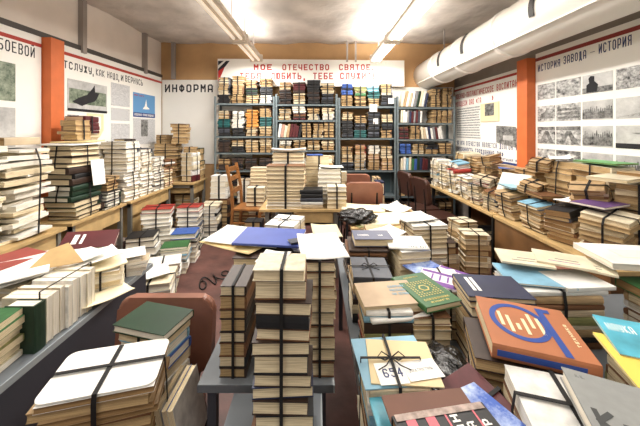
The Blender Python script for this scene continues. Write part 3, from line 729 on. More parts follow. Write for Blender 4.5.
def stk(desc, cx, cy, z0, z1, n, W, D, rot=0.0, face='P', pal='cnf', pag='ccw', tie='xy', jit=.012, soft=.3, kind='book', cord=.010, group=None, bundle=None, knot=False, tjit=.35, shrink=0.0, lean=(0, 0), top=None, messy=.5, cap=0.0, tip=(0, 0)):
    """pile of n books from height z0 to z1, W wide as seen from its front (local -Y), D deep; bundle: the tied bundle is one thing, books are its parts"""
    TIP = Matrix.Rotation(math.radians(tip[0]), 4, 'X') @ Matrix.Rotation(math.radians(tip[1]), 4, 'Y')
    mt = rigid(cx, cy, z0, math.radians(rot)) @ TIP @ Matrix.Translation((0, 0, -z0)); ts = [1 + RND.uniform(-tjit, tjit) for _ in range(n)]; sm = sum(ts); z = z0; corners = []
    root = None
    if bundle:
        root = empty('book_bundle', mtx=rigid(cx, cy, z0, math.radians(rot)) @ TIP); tag(root, bundle, 'bundle of books', group); mt0 = Matrix.Translation((0, 0, -z0))
    fs = face if len(face) == n else [face[i % len(face)] for i in range(n)]
    covs = [RND.choice(pal) for _ in range(n)] if len(pal) != n else list(pal)
    if top: covs[-1] = top
    for i in range(n):
        T = (z1 - z0) * ts[i] / sm; f = fs[i]
        w = W * (1 - RND.uniform(0, jit * 4) - shrink * i / n); d = D * (1 - RND.uniform(0, jit * 4))
        ox, oy = RND.uniform(-jit, jit) * W * 1.2, RND.uniform(-jit, jit) * D - (D - d) * .3; ra = RND.uniform(-jit, jit) * 1.6
        ox += lean[0] * (z - z0); oy += lean[1] * (z - z0)
        lw = (w, d) if f in 'PS' else (d, w)
        tx, ty = math.radians(RND.uniform(-messy, messy)), math.radians(RND.uniform(-messy, messy))
        if i == 0: tx = ty = 0
        m2 = rigid(ox, oy, z, FACE[f] + ra, tx, ty)
        lab = None
        if root is None:
            c = COVDEF[covs[i]][0]; k = n - 1 - i
            lab = f"{c} {kind} topmost on {desc}" if k == 0 else (f"{c} {kind} at the bottom of {desc}" if i == 0 else f"{c} {kind}, {ORD[k]} from top of {desc}")
        new_book((mt0 @ m2) if root is not None else (mt @ m2), lw[0], lw[1], T - .0006, covs[i], RND.choice(pag), RND.random() > soft, lab, group or ('books of ' + desc), kind, root)
        NB[0] += 0 if root is not None else 1
        ca, sa = math.cos(ra), math.sin(ra)
        for a in (-.5, .5):
            for b_ in (-.5, .5):
                px, py = a * w, b_ * d
                for zz in (z, z + T + (cap if i == n - 1 else 0)): corners.append((ox + px * ca - py * sa, oy + px * sa + py * ca, zz))
        z += T
    if tie:
        if root is not None: make_strap(mt0, corners, cord, 'x' in tie, 'y' in tie, root)
        else: make_strap(mt, corners, cord, 'x' in tie, 'y' in tie, None, f"black cord tied around {desc}", knot)
    return z1
def S(desc, px0, px1, ytop, d, n, base, D, face='P', rot=0.0, **k):
    W = (px1 - px0) * d / F; X = ((px0 + px1) / 2 - CX) * d / F; z1 = H - (ytop - CY) * d / F
    return stk(desc, X, d + D / 2, base, z1, n, W, D, rot, face, **k)

def sheet(label, cx, cy, z, L, W, m, rot=0, curl=.01, seed=1, name='paper_sheet', cat='paper', th=.002, tilt=(0, 0), group=None):
    r = random.Random(seed); bm = bmesh.new(); n = 8; p1, p2 = r.uniform(0, 6), r.uniform(0, 6)
    def dz(u, v): return curl * (.5 + .5 * math.sin(u * 3.2 + p1)) * (u * u * 3) + curl * .6 * v * v * 4 * (.5 + .5 * math.sin(v * 3 + p2))
    lo = [[bm.verts.new((u * L, v * W, dz(u, v))) for u in [i / n - .5 for i in range(n + 1)]] for v in [j / n - .5 for j in range(n + 1)]]
    for j in range(n):
        for i in range(n): bm.faces.new((lo[j][i], lo[j][i + 1], lo[j + 1][i + 1], lo[j + 1][i])).smooth = True
    rr = bmesh.ops.extrude_face_region(bm, geom=bm.faces[:])
    for v in [g for g in rr['geom'] if isinstance(g, bmesh.types.BMVert)]: v.co.z += th
    o = obj(name, bm, m, None, rigid(cx, cy, z, math.radians(rot), tilt[0], tilt[1]))
    return tag(o, label, cat, group)
def hero(label, cx, cy, z, L, W, T, m, pag='c', rot=0, rx=0, ry=0, hard=True, cat='book', name='book'):
    """book lying flat; local x along the spine, spine at -y"""
    t = .0032 if hard else .0012; rnd = .004 if hard else .001
    mt = rigid(cx, cy, z, math.radians(rot), math.radians(rx), math.radians(ry))
    o = obj(name, cover_bm(L, W, T, t, rnd), m, None, mt); tag(o, label, cat)
    obj('page_block', pages_bm(L, W, T, t, rnd, .003 if hard else .001), PAGES[pag], o)
    NB[0] += 1
    return o
def front(o, T, kind='up'):
    """frame on a lying book's top cover. 'up': spine at left, u right, v up; 'spine': u along the spine, v away from the spine"""
    if kind == 'up': return Matrix(((0, -1, 0, 0), (1, 0, 0, 0), (0, 0, 1, T), (0, 0, 0, 1)))
    if kind == 'spine': return Matrix(((1, 0, 0, 0), (0, 1, 0, 0), (0, 0, 1, T), (0, 0, 0, 1)))
def deco(o, name, pts, m, mtx, z0=.0003, z1=.0009): return obj(name, prism(pts, z0, z1), m, o, mtx)
def R4(u0, u1, v0, v1): return [(u0, v0), (u1, v0), (u1, v1), (u0, v1)]

# ================================================================== the aisle: grey tables in the centre
TALL = 'the tall stack nearest the viewer'
S(TALL, 248, 314, 270, .78, 13, .745, .125, 'PPPPPPPPPSPPP'[:13], pal='dfkdvdkdfkdfc', pag='c', tie='x', jit=.035, soft=0, cord=.009, tjit=.35, shrink=.10, messy=1.2)
sheet('small torn white paper slip on the tall stack nearest the viewer', -.125, .86, 1.231, .08, .08, M['white'], -14, .008, 4, th=.001)
TWIN = 'the stack right behind the tall one'
S(TWIN, 305, 335, 262, 1.03, 9, .75, .2, 'P', pal='fdkfdcnfd', pag='c', tie='x', soft=.3, cord=.009, tjit=.2)
sheet('white paper bundle cover with folded corner behind the tall stack', .015, 1.16, 1.149, .17, .24, M['white'], 8, .012, 7)
LOWST = 'the low stack at the left table corner'
S(LOWST, 219, 247, 286, 1.03, 8, .75, .17, 'H', pal='dkfdkdfd', pag='ct', tie='x', soft=0, cord=.009, tjit=.25)
MIDST = 'the stack carrying the blue folder'
S(MIDST, 233, 292, 258, 1.25, 7, .75, .26, 'P', pal='cnfdcnd', pag='c', tie='x', soft=.5)
sheet('manila envelope under the blue folder', -.37, 1.42, 1.072, .30, .21, M['manila'], -28, .006, 3, name='envelope', cat='envelope')
sheet('big white sheet sticking out beneath the blue folder', -.33, 1.46, 1.082, .36, .24, M['white'], -12, .008, 5)
fo = hero('blue cardboard folder lying on white sheets', -.215, 1.40, 1.097, .30, .20, .010, mat('folder_blue', (74, 92, 168), .6, noise=.06), 'w', -7, 2, 0, False, 'folder', 'folder')
sheet('white loose sheets beside the blue folder', -.02, 1.44, 1.06, .24, .20, M['white'], 20, .02, 6)
sheet('yellowed cardboard flap behind the white loose sheets', .045, 1.52, 1.085, .14, .20, mat('flap_card', (214, 206, 176), .8), 5, .012, 9, th=.003)
hero('dark grey pamphlet next to the blue folder', -.075, 1.33, 1.109, .10, .05, .006, COV['s'], 'w', 25, 0, 0, False)
BACKST = 'the stack under the loose sheets beside the folder'
stk(BACKST, -.02, 1.45, .75, 1.052, 7, .20, .22, 4, 'P', pal='cndfcnd', pag='c', tie='x', soft=.5)
WT = 'the white tied stack before the desk'
S(WT, 268, 300, 226, 2.02, 5, .75, .27, 'P', rot=-14, pal='wcwnw', pag='wc', tie='xy', soft=1, knot=True, cord=.008)

# central desk
def bnd(label, px0, px1, ytop, d, n, base, D, face='P', rot=0.0, group='tied bundles in the middle of the room', **k):
    W = (px1 - px0) * d / F; X = ((px0 + px1) / 2 - CX) * d / F; z1 = H - (ytop - CY) * d / F
    k.setdefault('jit', .012); k.setdefault('tie', 'x')
    stk('', X, d + D / 2, base, z1, n, W, D, rot, face, bundle=label, group=group, **k)
    return z1
bnd('pale book bundle on the wooden desk front, lower of the big pile', 266, 305, 191, 3.23, 6, .752, .24, 'P', pal='whwhch', pag='cw', cord=.022)
bnd('cream book bundle on the wooden desk front, upper of the big pile', 266, 305, 166, 3.23, 6, .942, .24, 'P', pal='chnhcf', pag='c', cord=.022)
bnd('bulging pale bundle under white sheets behind the big desk pile', 272, 304, 153, 3.52, 14, .752, .22, 'P', pal='hwc', pag='cw', cord=.022)
sheet('white sheets draped over the bulging bundle behind the big pile', -.335, 3.62, 1.335, .40, .24, M['white'], 4, .04, 3, th=.02)
bnd('cream bundle with small blue pamphlet right of the big desk pile', 305, 333, 156, 3.69, 13, .752, .13, 'H', pal='cnhf', pag='c', cord=.02)
hero('blue pamphlet on the cream bundle behind the desk front', -.03, 3.755, 1.283, .2, .12, .012, COV['b'], 'w', 5, 0, 0, False)
bnd('low bundle of dark and white volumes on the desk front', 300, 323, 190, 3.22, 5, .752, .2, 'S', pal='hwskk', pag='w', tie='', jit=.02)
bnd('small cord tied bundle at the end of the wooden desk', 327, 347, 187, 3.23, 5, .752, .2, 'P', pal='hchkc', pag='cw', cord=.016)
bnd('white wrapped tall bundle behind the small bundle on the desk', 318, 341, 169, 3.46, 8, .752, .20, 'P', pal='wwwwwwww', pag='w', tie='', soft=1)
bnd('cream bundle with torn edges beside the brown armchair', 335, 347, 172, 3.72, 8, .752, .1, 'H', pal='cn', pag='c')
sheet('white sheet on the white wrapped tall bundle', .17, 3.57, 1.158, .28, .24, M['white'], 0, .02, 12, th=.004)

# bundles around the wooden chair and in front of the leftmost bookcase
G_C = 'tied bundles around the wooden chair'
bnd('white tied bundle behind the wooden chair back', 210, 228, 176, 4.72, 4, .52, .22, 'H', group=G_C, pal='whc', pag='w', cord=.03)
bnd('dark bundle under the white one behind the wooden chair', 208, 230, 200, 4.70, 8, .0, .24, 'H', group=G_C, pal='kdf', pag='t', cord=.03)
bnd('white tied leaning bundle between chair and tan bundles', 236, 250, 180, 4.78, 4, .44, .2, 'H', rot=10, group=G_C, pal='wch', pag='w', cord=.03)
bnd('low brown bundle on the floor behind the wooden chair', 232, 250, 204, 4.76, 7, .0, .22, 'P', group=G_C, pal='fdk', pag='t', cord=.03)
bnd('cream bundle with dark base on the wooden chair seat', 246, 264, 188, 4.36, 4, .486, .2, 'P', group=G_C, pal='fdcc', pag='c', cord=.03)
bnd('tan bundle before the leftmost bookcase, under the brown one', 248, 266, 185, 4.73, 7, .0, .22, 'P', group=G_C, pal='nfc', pag='c', cord=.03)
bnd('tan upper bundle topped with slanted books beside desk pile', 250, 267, 168, 4.73, 5, .735, .22, 'P', group=G_C, pal='nfcnc', pag='c', tie='', cord=.03)
# floor bundles seen under the chair
for k, (p0, p1, yt, d, n, lab) in enumerate(((244, 262, 222, 3.95, 4, 'dark low bundle on the floor under the wooden chair'),)):
    bnd(lab, p0, p1, yt, d, n, 0, .2, 'H', group=G_C, pal='kfd', pag='t', cord=.03)

# papers on the low table in front of the armchairs
sheet('big cream paper on the table before the armchairs', .62, 2.86, .745, .50, .34, mat('paper_ivory', (238, 226, 194), .8), 8, .01, 2, th=.012)
sheet('cream paper behind, next to the nearer brown armchair', .50, 3.24, .745, .45, .28, mat('paper_ivory', (238, 226, 194), .8), -10, .02, 5, th=.015)
sheet('crumpled white sheet at the far edge of the cream papers', .84, 3.2, .75, .26, .22, M['white'], 30, .06, 8)
bag = tag(obj('plastic_bag', (lambda bm: (bmesh.ops.create_icosphere(bm, subdivisions=4, radius=1), [setattr(v, 'co', Vector((v.co.x * .17, v.co.y * .13, max(v.co.z, -.55) * .07)) * (1 + .18 * math.sin(v.co.x * 9 + v.co.y * 5) * math.cos(v.co.z * 7 + v.co.y * 8))) for v in bm.verts], bm)[2])(bmesh.new()), M['bag'], None, rigid(.38, 2.80, .79), smooth=True), 'black crumpled bag beside the cream papers', 'bag')
stk('the yellow trimmed pair on the bag table', .40, 2.66 + .0, .742, .75, 1, .1, .06, 20, 'P', pal='y', tie='')
bnd('leaning dark and blue bundle beside the armchairs', 377, 385, 182, 4.0, 6, .0, .22, 'H', pal='vkn', pag='c', group='bundles near the armchairs')
bnd('tan bundle with blue top standing by the farther armchair', 374, 381, 178, 4.2, 14, .0, .2, 'H', pal='nncb', pag='c', group='bundles near the armchairs')
for k, (x, z, a, c) in enumerate(((1.02, .0, 24, 'k'), (1.08, .0, 28, 's'), (1.15, .0, 33, 'v'))):
    hero(['black', 'slate', 'navy'][k] + ' tall folder leaning against the bookcase post', x, 4.0 + .1 * k, .02, .30, .62, .03, COV[c], 'w', 90, 62, 0, True, 'folder', 'folder')

# ================================================================== right of the aisle
TP = .66
DARKJ = 'the dark journal stack under the grey-blue book'
S(DARKJ, 347, 391, 250, 1.78, 12, TP, .24, 'S', pal='ddkdkdddkdfd', pag='w', tie='x', soft=.2, tjit=.2, jit=.03, cord=.010)
gb = hero('grey-blue book with white lettering on the dark journal stack', .345, 1.90, .894, .235, .17, .045, mat('greyblue_cloth', (94, 98, 118), .5), 'c', 180, 0, 0)
text(gb, 'СЛОВАРЬ', -.09, -.03, .07, .028, M['white'], name='title', mtx=Matrix(((-1, 0, 0, 0), (0, -1, 0, 0), (0, 0, 1, .0452), (0, 0, 0, 1))))
text(gb, 'ТОМ', .035, -.03, .03, .02, M['white'], name='title', mtx=Matrix(((-1, 0, 0, 0), (0, -1, 0, 0), (0, 0, 1, .0452), (0, 0, 0, 1))))
CLUT = 'the dark tied pile below the journals'
S(CLUT, 352, 394, 278, 1.45, 6, TP, .24, 'S', pal='kcdsns', pag='cw', tie='xy', soft=.3, jit=.03, knot=True, top='s', cord=.009)
BEIGE = 'the stack under the beige book'
S(BEIGE, 364, 414, 313, 1.12, 9, TP, .17, 'S', pal='ceknrydlw', pag='cw', tie='x', soft=.6, jit=.02, cord=.010)
be = hero('beige book with faint light blue lettering next to the green book', .285, 1.225, .905, .235, .165, .034, mat('beige_cloth', (196, 172, 144), .65, noise=.08), 'c', 180 + 7, -3, 0)
for i, (u0, u1) in enumerate(((-.075, -.035), (-.08, -.03), (-.07, -.03))):
    text(be, ['СБОРНИК', 'РАССКАЗОВ', 'ТОМ ПЕРВЫЙ'][i], -.035, .028 - .026 * i, .07, .014, mat('pale_blue_ink', (120, 172, 196), .6), name='title', mtx=Matrix(((-1, 0, 0, -.05), (0, -1, 0, 0), (0, 0, 1, .0342), (0, 0, 0, 1))))
sheet('crumpled white newspaper under the beige book', .305, 1.21, .878, .24, .19, M['white'], 10, .012, 3, th=.012)
GREENST = 'the stack under the green book'
S(GREENST, 414, 452, 318, 1.12, 9, TP, .2, 'P', pal='kfndkfdcf', pag='ct', tie='x', soft=.4, cord=.010)
gk = hero('green book with gold emblem and lettering', .445, 1.25, .918, .24, .165, .024, M['greenbook'], 'c', -90 + 18, 0, 0)
fr = front(gk, .0242, 'up')
gm = M['gold']
deco(gk, 'emblem', [(.03 * math.cos(a) * .8, .03 * math.sin(a) * .8) for a in [k * math.pi / 3 for k in range(6)]], gm, fr)
deco(gk, 'emblem_field', [(.017 * math.cos(a), .017 * math.sin(a)) for a in [k * math.pi / 3 for k in range(6)]], M['greenbook'], fr, .001, .0013)
bm = bmesh.new()
for i in range(9):
    for j in range(9):
        u, v = -.052 + i * .013, -.052 + j * .013
        if math.hypot(u, v) > .03: box(bm, u - .003, u + .003, v - .003, v + .003, .0003, .0008)
obj('dotted_pattern', bm, gm, gk, fr)['kind'] = 'stuff'
text(gk, 'СПРАВОЧНИК', -.058, -.085, .116, .012, gm, name='title', mtx=fr, z=.0004)
text(gk, 'КНИГА', -.04, -.103, .08, .010, gm, name='title', mtx=fr, z=.0004)
text(gk, 'БИБЛИОТЕКА', -.035, .088, .07, .009, gm, name='title', mtx=fr, z=.0004)
# the numbered bundle
NUM = 'the tied bundle with the numbered card'
S(NUM, 368, 432, 393, .775, 7, TP, .20, 'S', pal='tcdflwh', pag='wc', tie='xy', soft=.7, jit=.02, top='h', cord=.008, knot=True, cap=.011)
hero('thin light blue booklet peeking from the numbered bundle', .222, .885, .921, .19, .21, .003, COV['l'], 'w', 95, 0, 0, False)
hero('beige folder cover on top of the numbered bundle', .245, .875, .9245, .19, .17, .003, mat('folder_beige', (220, 200, 158), .7), 'w', 180 - 4, 0, 0, False, 'folder', 'folder')
cm = rigid(.20, .825, .929, math.radians(5))
cd = tag(obj('number_card', B(-.035, .045, -.035, .04, 0, .0008), M['white'], None, cm), 'white card with a three digit number on the tied bundle', 'card')
text(cd, '654', -.018, -.012, .055, .030, M['bluetext'], name='number', z=.0009)
cm = rigid(.292, .838, .9295, math.radians(10))
cd = tag(obj('name_card', B(-.048, .052, -.032, .035, 0, .0008), M['white'], None, cm), 'white card with a small printed line beside the numbered card', 'card')
text(cd, 'Электросталь', -.036, -.004, .07, .010, M['ink'], name='caption', z=.0009, bold=0)
# front black and pink striped book
FRST = 'the pile under the pink striped book'
stk(FRST, .285, .60, TP, .93, 7, .20, .17, 4, 'S', pal='kdfhsbl', pag='wc', tie='', soft=.5)
br = hero('plain brown cardboard folder beneath the pink striped book', .275, .665, .932, .21, .19, .006, mat('brown_board', (112, 74, 58), .6, noise=.08), 'c', 6, 0, 0, False, 'folder', 'folder')
ps = hero('black book with pink stripes and white lettering at the frame edge', .285, .605, .940, .22, .155, .03, COV['k'], 'n', 180 + 9, 0, 0)
fr = Matrix(((-1, 0, 0, 0), (0, -1, 0, 0), (0, 0, 1, .0302), (0, 0, 0, 1)))
for u0, u1 in ((-.085, -.063), (-.04, -.018), (.005, .009), (.072, .076)):
    deco(ps, 'stripe', R4(u0, u1, -.07, .07), M['pinkstripe'], fr)
deco(ps, 'faded_edge', R4(-.105, .105, .058, .074), mat('worn_paper', (200, 180, 170), .8, noise=.3, nscale=60), fr, .001, .0014)
for i, (u, h, t_) in enumerate(((.022, .11, 'РОМАН'), (.048, .09, 'КНИГА'), (.084, .09, 'АВТОР'))):
    text(ps, t_, -.055, -u - .011, h, .018, M['white'], name='title', z=.0004, mtx=fr @ Matrix.Rotation(math.pi / 2, 4, 'Z'))
hero('crumpled bright blue brochure right of the pink striped book', .405, .70, .915, .20, .13, .006, M['bluecover'], 'w', 112, 0, 4, False, 'brochure', 'brochure')
hero('bright blue booklet left of the pink striped book', .185, .71, .90, .14, .09, .008, M['cyan'], 'w', 95, 0, 0, False, 'brochure', 'brochure')
# black crumpled film between the bundles
def crumple(name, label, cx, cy, z, a, b_, h, m, seed, cat):
    r = random.Random(seed); bm = bmesh.new(); bmesh.ops.create_icosphere(bm, subdivisions=4, radius=1)
    k = [(r.uniform(3, 9), r.uniform(3, 9), r.uniform(3, 9), r.uniform(0, 6)) for _ in range(5)]
    for v in bm.verts:
        c = v.co.copy(); f = 1 + sum(.09 * math.sin(q[0] * c.x + q[1] * c.y + q[2] * c.z + q[3]) for q in k)
        v.co = Vector((c.x * a * f, c.y * b_ * f, max(c.z * f, -.35) * h))
    bmesh.ops.translate(bm, verts=bm.verts[:], vec=(0, 0, .35 * h))
    return tag(obj(name, bm, m, None, rigid(cx, cy, z), smooth=False), label, cat)
stk('the low pile under the black film', .43, .97, TP, .80, 4, .15, .2, 0, 'S', pal='kdcs', pag='w', tie='')
crumple('plastic_film', 'glossy crumpled black film between numbered bundle and slanted books', .43, .98, .801, .075, .11, .05, M['bag'], 3, 'plastic film')
# white tied and grey document stacks farther back
WT2 = 'the white topped tied stack by the aisle middle'
S(WT2, 410, 447, 226, 2.12, 8, TP, .26, 'P', rot=6, pal='dfnhfcfw', pag='cw', tie='xy', soft=.6, jit=.02, cord=.012, knot=True, top='w')
sheet('white sheet fanned out on the tied stack by the aisle middle', .735, 2.28, .934, .26, .2, M['white'], 16, .012, 4, th=.006)
GD = 'the stack topped with a printed grey document'
S(GD, 397, 430, 252, 1.72, 7, TP, .24, 'P', rot=8, pal='cnfhncw', pag='c', tie='', soft=.5, jit=.02)
gd = sheet('grey printed document with black letters on a short stack', .545, 1.835, .905, .23, .20, mat('paper_grey', (226, 226, 222), .8), -6, .006, 8, th=.01)
text(gd, 'СЕКЦ №27', .0, -.085, .1, .018, M['inkblack'], name='lettering', z=.0125)
sheet('white sheet hanging between tied stack and grey document', .50, 2.13, .87, .2, .17, M['white'], 30, .02, 2)
stk('the stack under the hanging white sheet', .46, 2.22, TP, .865, 5, .2, .24, 0, 'P', pal='kfdcn', pag='t', tie='')
# blue and purple brochures
BRO = 'the stack under the purple brochures'
S(BRO, 436, 474, 292, 1.34, 6, TP, .24, 'P', rot=-8, pal='kfdncw', pag='wc', tie='x', soft=.4, cord=.009)
BR2 = 'the stack under the blue brochure'
S(BR2, 426, 452, 275, 1.62, 6, TP, .2, 'P', rot=-8, pal='kfdncd', pag='ct', tie='', soft=.4)
hero('glossy blue brochure behind the green book', .595, 1.68, .83, .17, .21, .006, M['bluecover'], 'w', 25, 0, -4, False, 'brochure', 'brochure')
for k, (x, y, a) in enumerate(((.60, 1.43, 62), (.705, 1.50, 52))):
    pb = hero(['white and purple brochure next to the green book', 'white and purple brochure leaning by the floor stacks'][k], x, y, .876 - .02 * k, .21, .14, .010, mat('brochure_white', (226, 220, 232), .35), 'w', a - 90, 0, 3, False, 'brochure', 'brochure')
    fr = front(pb, .0102, 'up')
    deco(pb, 'purple_band', R4(-.068, -.03, -.1, .1), M['violet'], fr)
    deco(pb, 'purple_band', R4(.045, .068, -.1, .1), M['violet'], fr)
    for i in range(4): deco(pb, 'text_line', R4(-.02, .038, -.06 + i * .035, -.052 + i * .035), M['violet'], fr)
# navy and orange books
ORST = 'the slanted stack under the orange book'
stk(ORST, .635, .955, TP, .94, 9, .25, .21, -20, 'P', pal='nmdfkcfmd', pag='ct', tie='x', soft=.2, jit=.03, cord=.012, lean=(-.10, -.10))
ob = hero('orange book with large blue ring and cream bars on its cover', .655, .93, .951, .255, .235, .044, M['orangebook'], 'c', -17, 3, 2)
fr = front(ob, .0442, 'spine') @ Matrix.Scale(.96, 4, (1, 0, 0)) @ Matrix.Scale(.96, 4, (0, 1, 0))
def ring(cx, cy, a, b_, w, n=40):
    bm = bmesh.new(); vi = []; vo = []; z0, z1 = .0003, .0009
    for i in range(n):
        t = 2 * math.pi * i / n
        vo.append([bm.verts.new((cx + a * math.cos(t), cy + b_ * math.sin(t), z)) for z in (z0, z1)]); vi.append([bm.verts.new((cx + (a - w) * math.cos(t), cy + (b_ - w) * math.sin(t), z)) for z in (z0, z1)])
    for i in range(n):
        j = (i + 1) % n
        bm.faces.new((vo[i][1], vo[j][1], vi[j][1], vi[i][1])); bm.faces.new((vo[i][0], vo[j][0], vo[j][1], vo[i][1])); bm.faces.new((vi[i][0], vi[i][1], vi[j][1], vi[j][0])); bm.faces.new((vo[i][0], vi[i][0], vi[j][0], vo[j][0]))
    return bm
obj('ring', ring(-.025, .012, .085, .092, .017), M['bluebook'], ob, fr)
deco(ob, 'ring_stem', [(.052, -.115), (.072, -.115), (.068, .085), (.088, .085), (.088, .105), (.048, .105)], M['bluebook'], fr, .001, .0014)
for i in range(6):
    y0 = [-.02, -.045, -.03, -.045, -.01, -.035][i]; y1 = [.05, .035, .0, .03, .06, .045][i]
    deco(ob, 'cream_bar', R4(-.082 + i * .022, -.072 + i * .022, y0, y1), M['cream'], fr)
text(ob, 'ТЕХНИКА', -.06, -.115, .10, .010, M['cream'], name='author_line', z=.0004, mtx=fr @ Matrix.Rotation(math.pi / 2, 4, 'Z'))
obj('spine_title', B(-.115, .095, -.1182, -.1168, .012, .030), M['bluebook'], ob)
NVST = 'the stack under the navy book'
stk(NVST, .73, 1.27, TP, .922, 8, .24, .19, -4, 'P', pal='fdnkfdsn', pag='ct', tie='x', soft=.3)
nv = hero('plain navy book with small white print behind the orange book', .73, 1.26, .926, .25, .19, .022, COV['v'], 'c', 180 - 6, 0, 0)
for i in range(2): deco(nv, 'white_print', R4(.075 - i * .02, .088 - i * .02, -.06, .05), M['white'], front(nv, .0222, 'spine'))
MAR = 'the tipped maroon stack beside the orange book'
stk(MAR, .485, .80, TP + .03, .90, 8, .20, .13, -70, 'P', pal='nfkdnfkm', pag='ct', tie='x', soft=.3, jit=.03, cord=.010, tip=(16, 0))
# white tied bundle and the grey book in front
WB2 = 'the white topped bundle beneath the grey book'
stk(WB2, .60, .70, TP, .955, 9, .22, .2, -16, 'S', pal='nfdwkcnfw', pag='cw', tie='xy', soft=.5, jit=.02, cord=.011, top='w', lean=(-.05, 0))
gy = hero('grey cloth book with dark raised lettering at the frame corner', .70, .585, .975, .30, .215, .03, M['greybook'], 'w', -20, 3, 4)
fr = front(gy, .0302, 'spine')
text(gy, 'К', -.135, -.05, .035, .055, mat('dark_grey_ink', (70, 72, 72), .6), name='title', z=.0004, mtx=fr, bold=.05)
text(gy, 'варт', -.090, -.05, .12, .036, mat('dark_grey_ink', (70, 72, 72), .6), name='title', z=.0004, mtx=fr, bold=.05)
text(gy, 'ФИЗИКА', -.02, .035, .11, .026, mat('mid_grey_ink', (118, 120, 120), .6), name='subtitle', z=.0004, mtx=fr, bold=.03)
text(gy, 'И.К.', -.13, .085, .02, .008, mat('mid_grey_ink', (118, 120, 120), .6), name='author_line', z=.0004, mtx=fr)
# right hand stacks: magazines
MAGS = 'the stack below the light blue magazine'
S(MAGS, 521, 612, 293, 1.27, 9, TP, .22, 'S', pal='fkncyhfnw', pag='cw', tie='x', soft=.5, jit=.03, cord=.013)
hero('light blue magazine lying under the cream open ones', 1.0, 1.40, .918, .20, .27, .008, mat('magazine_blue', (140, 190, 216), .4, noise=.2, nscale=8), 'w', 78, 0, 0, False, 'magazine', 'magazine')
hero('white lettered thin volume in the magazine stack', 1.17, 1.36, .911, .22, .16, .016, COV['w'], 'w', 4, 0, 0, False)
for k, (x, y, z, a) in enumerate(((1.03, 1.50, .955, 70), (1.19, 1.46, .965, 62), (1.28, 1.44, .953, 52))):
    mz = hero(['cream magazine with two printed lines, outermost by the brown chair', 'cream magazine with violet line in the middle of the fan', 'cream magazine drooping in front of the violet lined one'][k], x, y, z, .22, .17, .010, COV['c'], 'w', a - 90, 0, 0, False, 'magazine', 'magazine')
    deco(mz, 'printed_line', R4(-.05, -.045, -.06, .06), M['violet' if k == 1 else 'ink'], front(mz, .0102, 'up'))
    deco(mz, 'printed_line', R4(-.02, -.015, -.06, .03), M['ink'], front(mz, .0102, 'up'))
wbk = hero('large open white book with blank square on the magazine stack', 1.50, 1.42, .985, .36, .25, .028, COV['w'], 'w', 172, 0, 0, False)
deco(wbk, 'blank_square', R4(-.08, .08, -.05, .05), mat('paper_shade', (226, 220, 206), .8), front(wbk, .0282, 'spine'))
GR2 = 'the stack beneath the second green book'
stk(GR2, 1.53, 1.28, TP, .885, 6, .27, .2, 6, 'P', pal='kscfwn', pag='cw', tie='', soft=.4)
hero('second green book lying below the large white book', 1.50, 1.29, .89, .27, .17, .04, M['greenbook'], 'n', 180, 0, 0)
TQ = 'the low stack under the turquoise magazine'
stk(TQ, 1.20, 1.00, TP, .825, 5, .28, .22, -12, 'P', pal='yfckd', pag='cn', tie='', soft=.6)
hero('yellow booklet under the turquoise magazine', 1.08, .98, .83, .26, .18, .008, M['yellow'], 'w', 70, 0, 0, False, 'magazine', 'magazine')
tm = hero('turquoise and violet magazine lying tilted on yellow booklets', 1.20, 1.05, .845, .30, .20, .010, M['cyan'], 'w', 180 - 22, -6, 0, False, 'magazine', 'magazine')
fr = Matrix(((-1, 0, 0, 0), (0, -1, 0, 0), (0, 0, 1, .0102), (0, 0, 0, 1)))
deco(tm, 'violet_picture', [(-.02, -.09), (.14, -.09), (.14, .04), (.08, .07), (.03, .03), (-.01, .02), (-.05, -.03)], M['violet'], fr)
text(tm, 'НАУКА', -.13, .02, .08, .04, M['white'], name='title', z=.0004, mtx=fr)
stk('the flat pile under the patterned cloth', 1.12, .77, TP, .78, 4, .34, .22, -8, 'S', pal='kdfk', pag='t', tie='')
crumple('cloth', 'dark patterned cloth bunched beside the grey book', 1.02, .80, .781, .19, .12, .05, M['floral'], 12, 'cloth')

# ================================================================== desk row along the photograph wall
ZD = .752
def rbn(desc, y, dep, x, wid, z0, z1, n, rot, face, pal, **k):
    """near part of the row: single books"""
    k.setdefault('cord', .012); k.setdefault('jit', .06); k.setdefault('soft', .4); k.setdefault('messy', 3.6)
    return stk(desc, x, y, z0, z1, n, wid, dep, rot, face, pal=pal, **k)
W1 = 'the front desk stack closest to the large white book'
rbn(W1, 1.98, .21, 1.93, .26, ZD + .025, 1.06, 8, -62, 'P', 'ncfnhfnc', pag='tc', tie='xy', tip=(9, 3))
rbn('the front desk stack with the white sheet', 2.27, .22, 1.93, .24, ZD + .03, 1.03, 7, -70, 'H', 'nhfcnsk', pag='tn', tie='y', tip=(12, -3))
rbn('the front desk stack beneath the tilted brown book', 2.56, .22, 1.92, .24, ZD + .025, .99, 7, -82, 'P', 'fdnhcsl', pag='tc', tie='x', tip=(9, 2))
rbn('the back pile behind the large pale book', 2.02, .24, 2.22, .30, ZD, 1.24, 11, -60, 'P', 'ncnhfcnhfnc', pag='tc', tie='x')
rbn('the back pile under the bright green cover', 2.34, .24, 2.23, .30, ZD, 1.33, 13, -76, 'H', 'nhfcnhnfcnhnc', pag='tn', tie='x')
rbn('the back pile next to the tied dark bundle', 2.66, .24, 2.24, .28, ZD, 1.32, 12, -84, 'P', 'nhfcnhdnfcnh', pag='tn', tie='x')
hero('large pale book on top of a tan desk pile', 2.03, 2.03, 1.262, .30, .21, .024, COV['c'], 'c', 205, 0, 0)
hero('lilac edged magazine under the large pale book', 1.93, 2.05, 1.09, .28, .2, .014, COV['p'], 'w', 200, 0, 0, False, 'magazine', 'magazine')
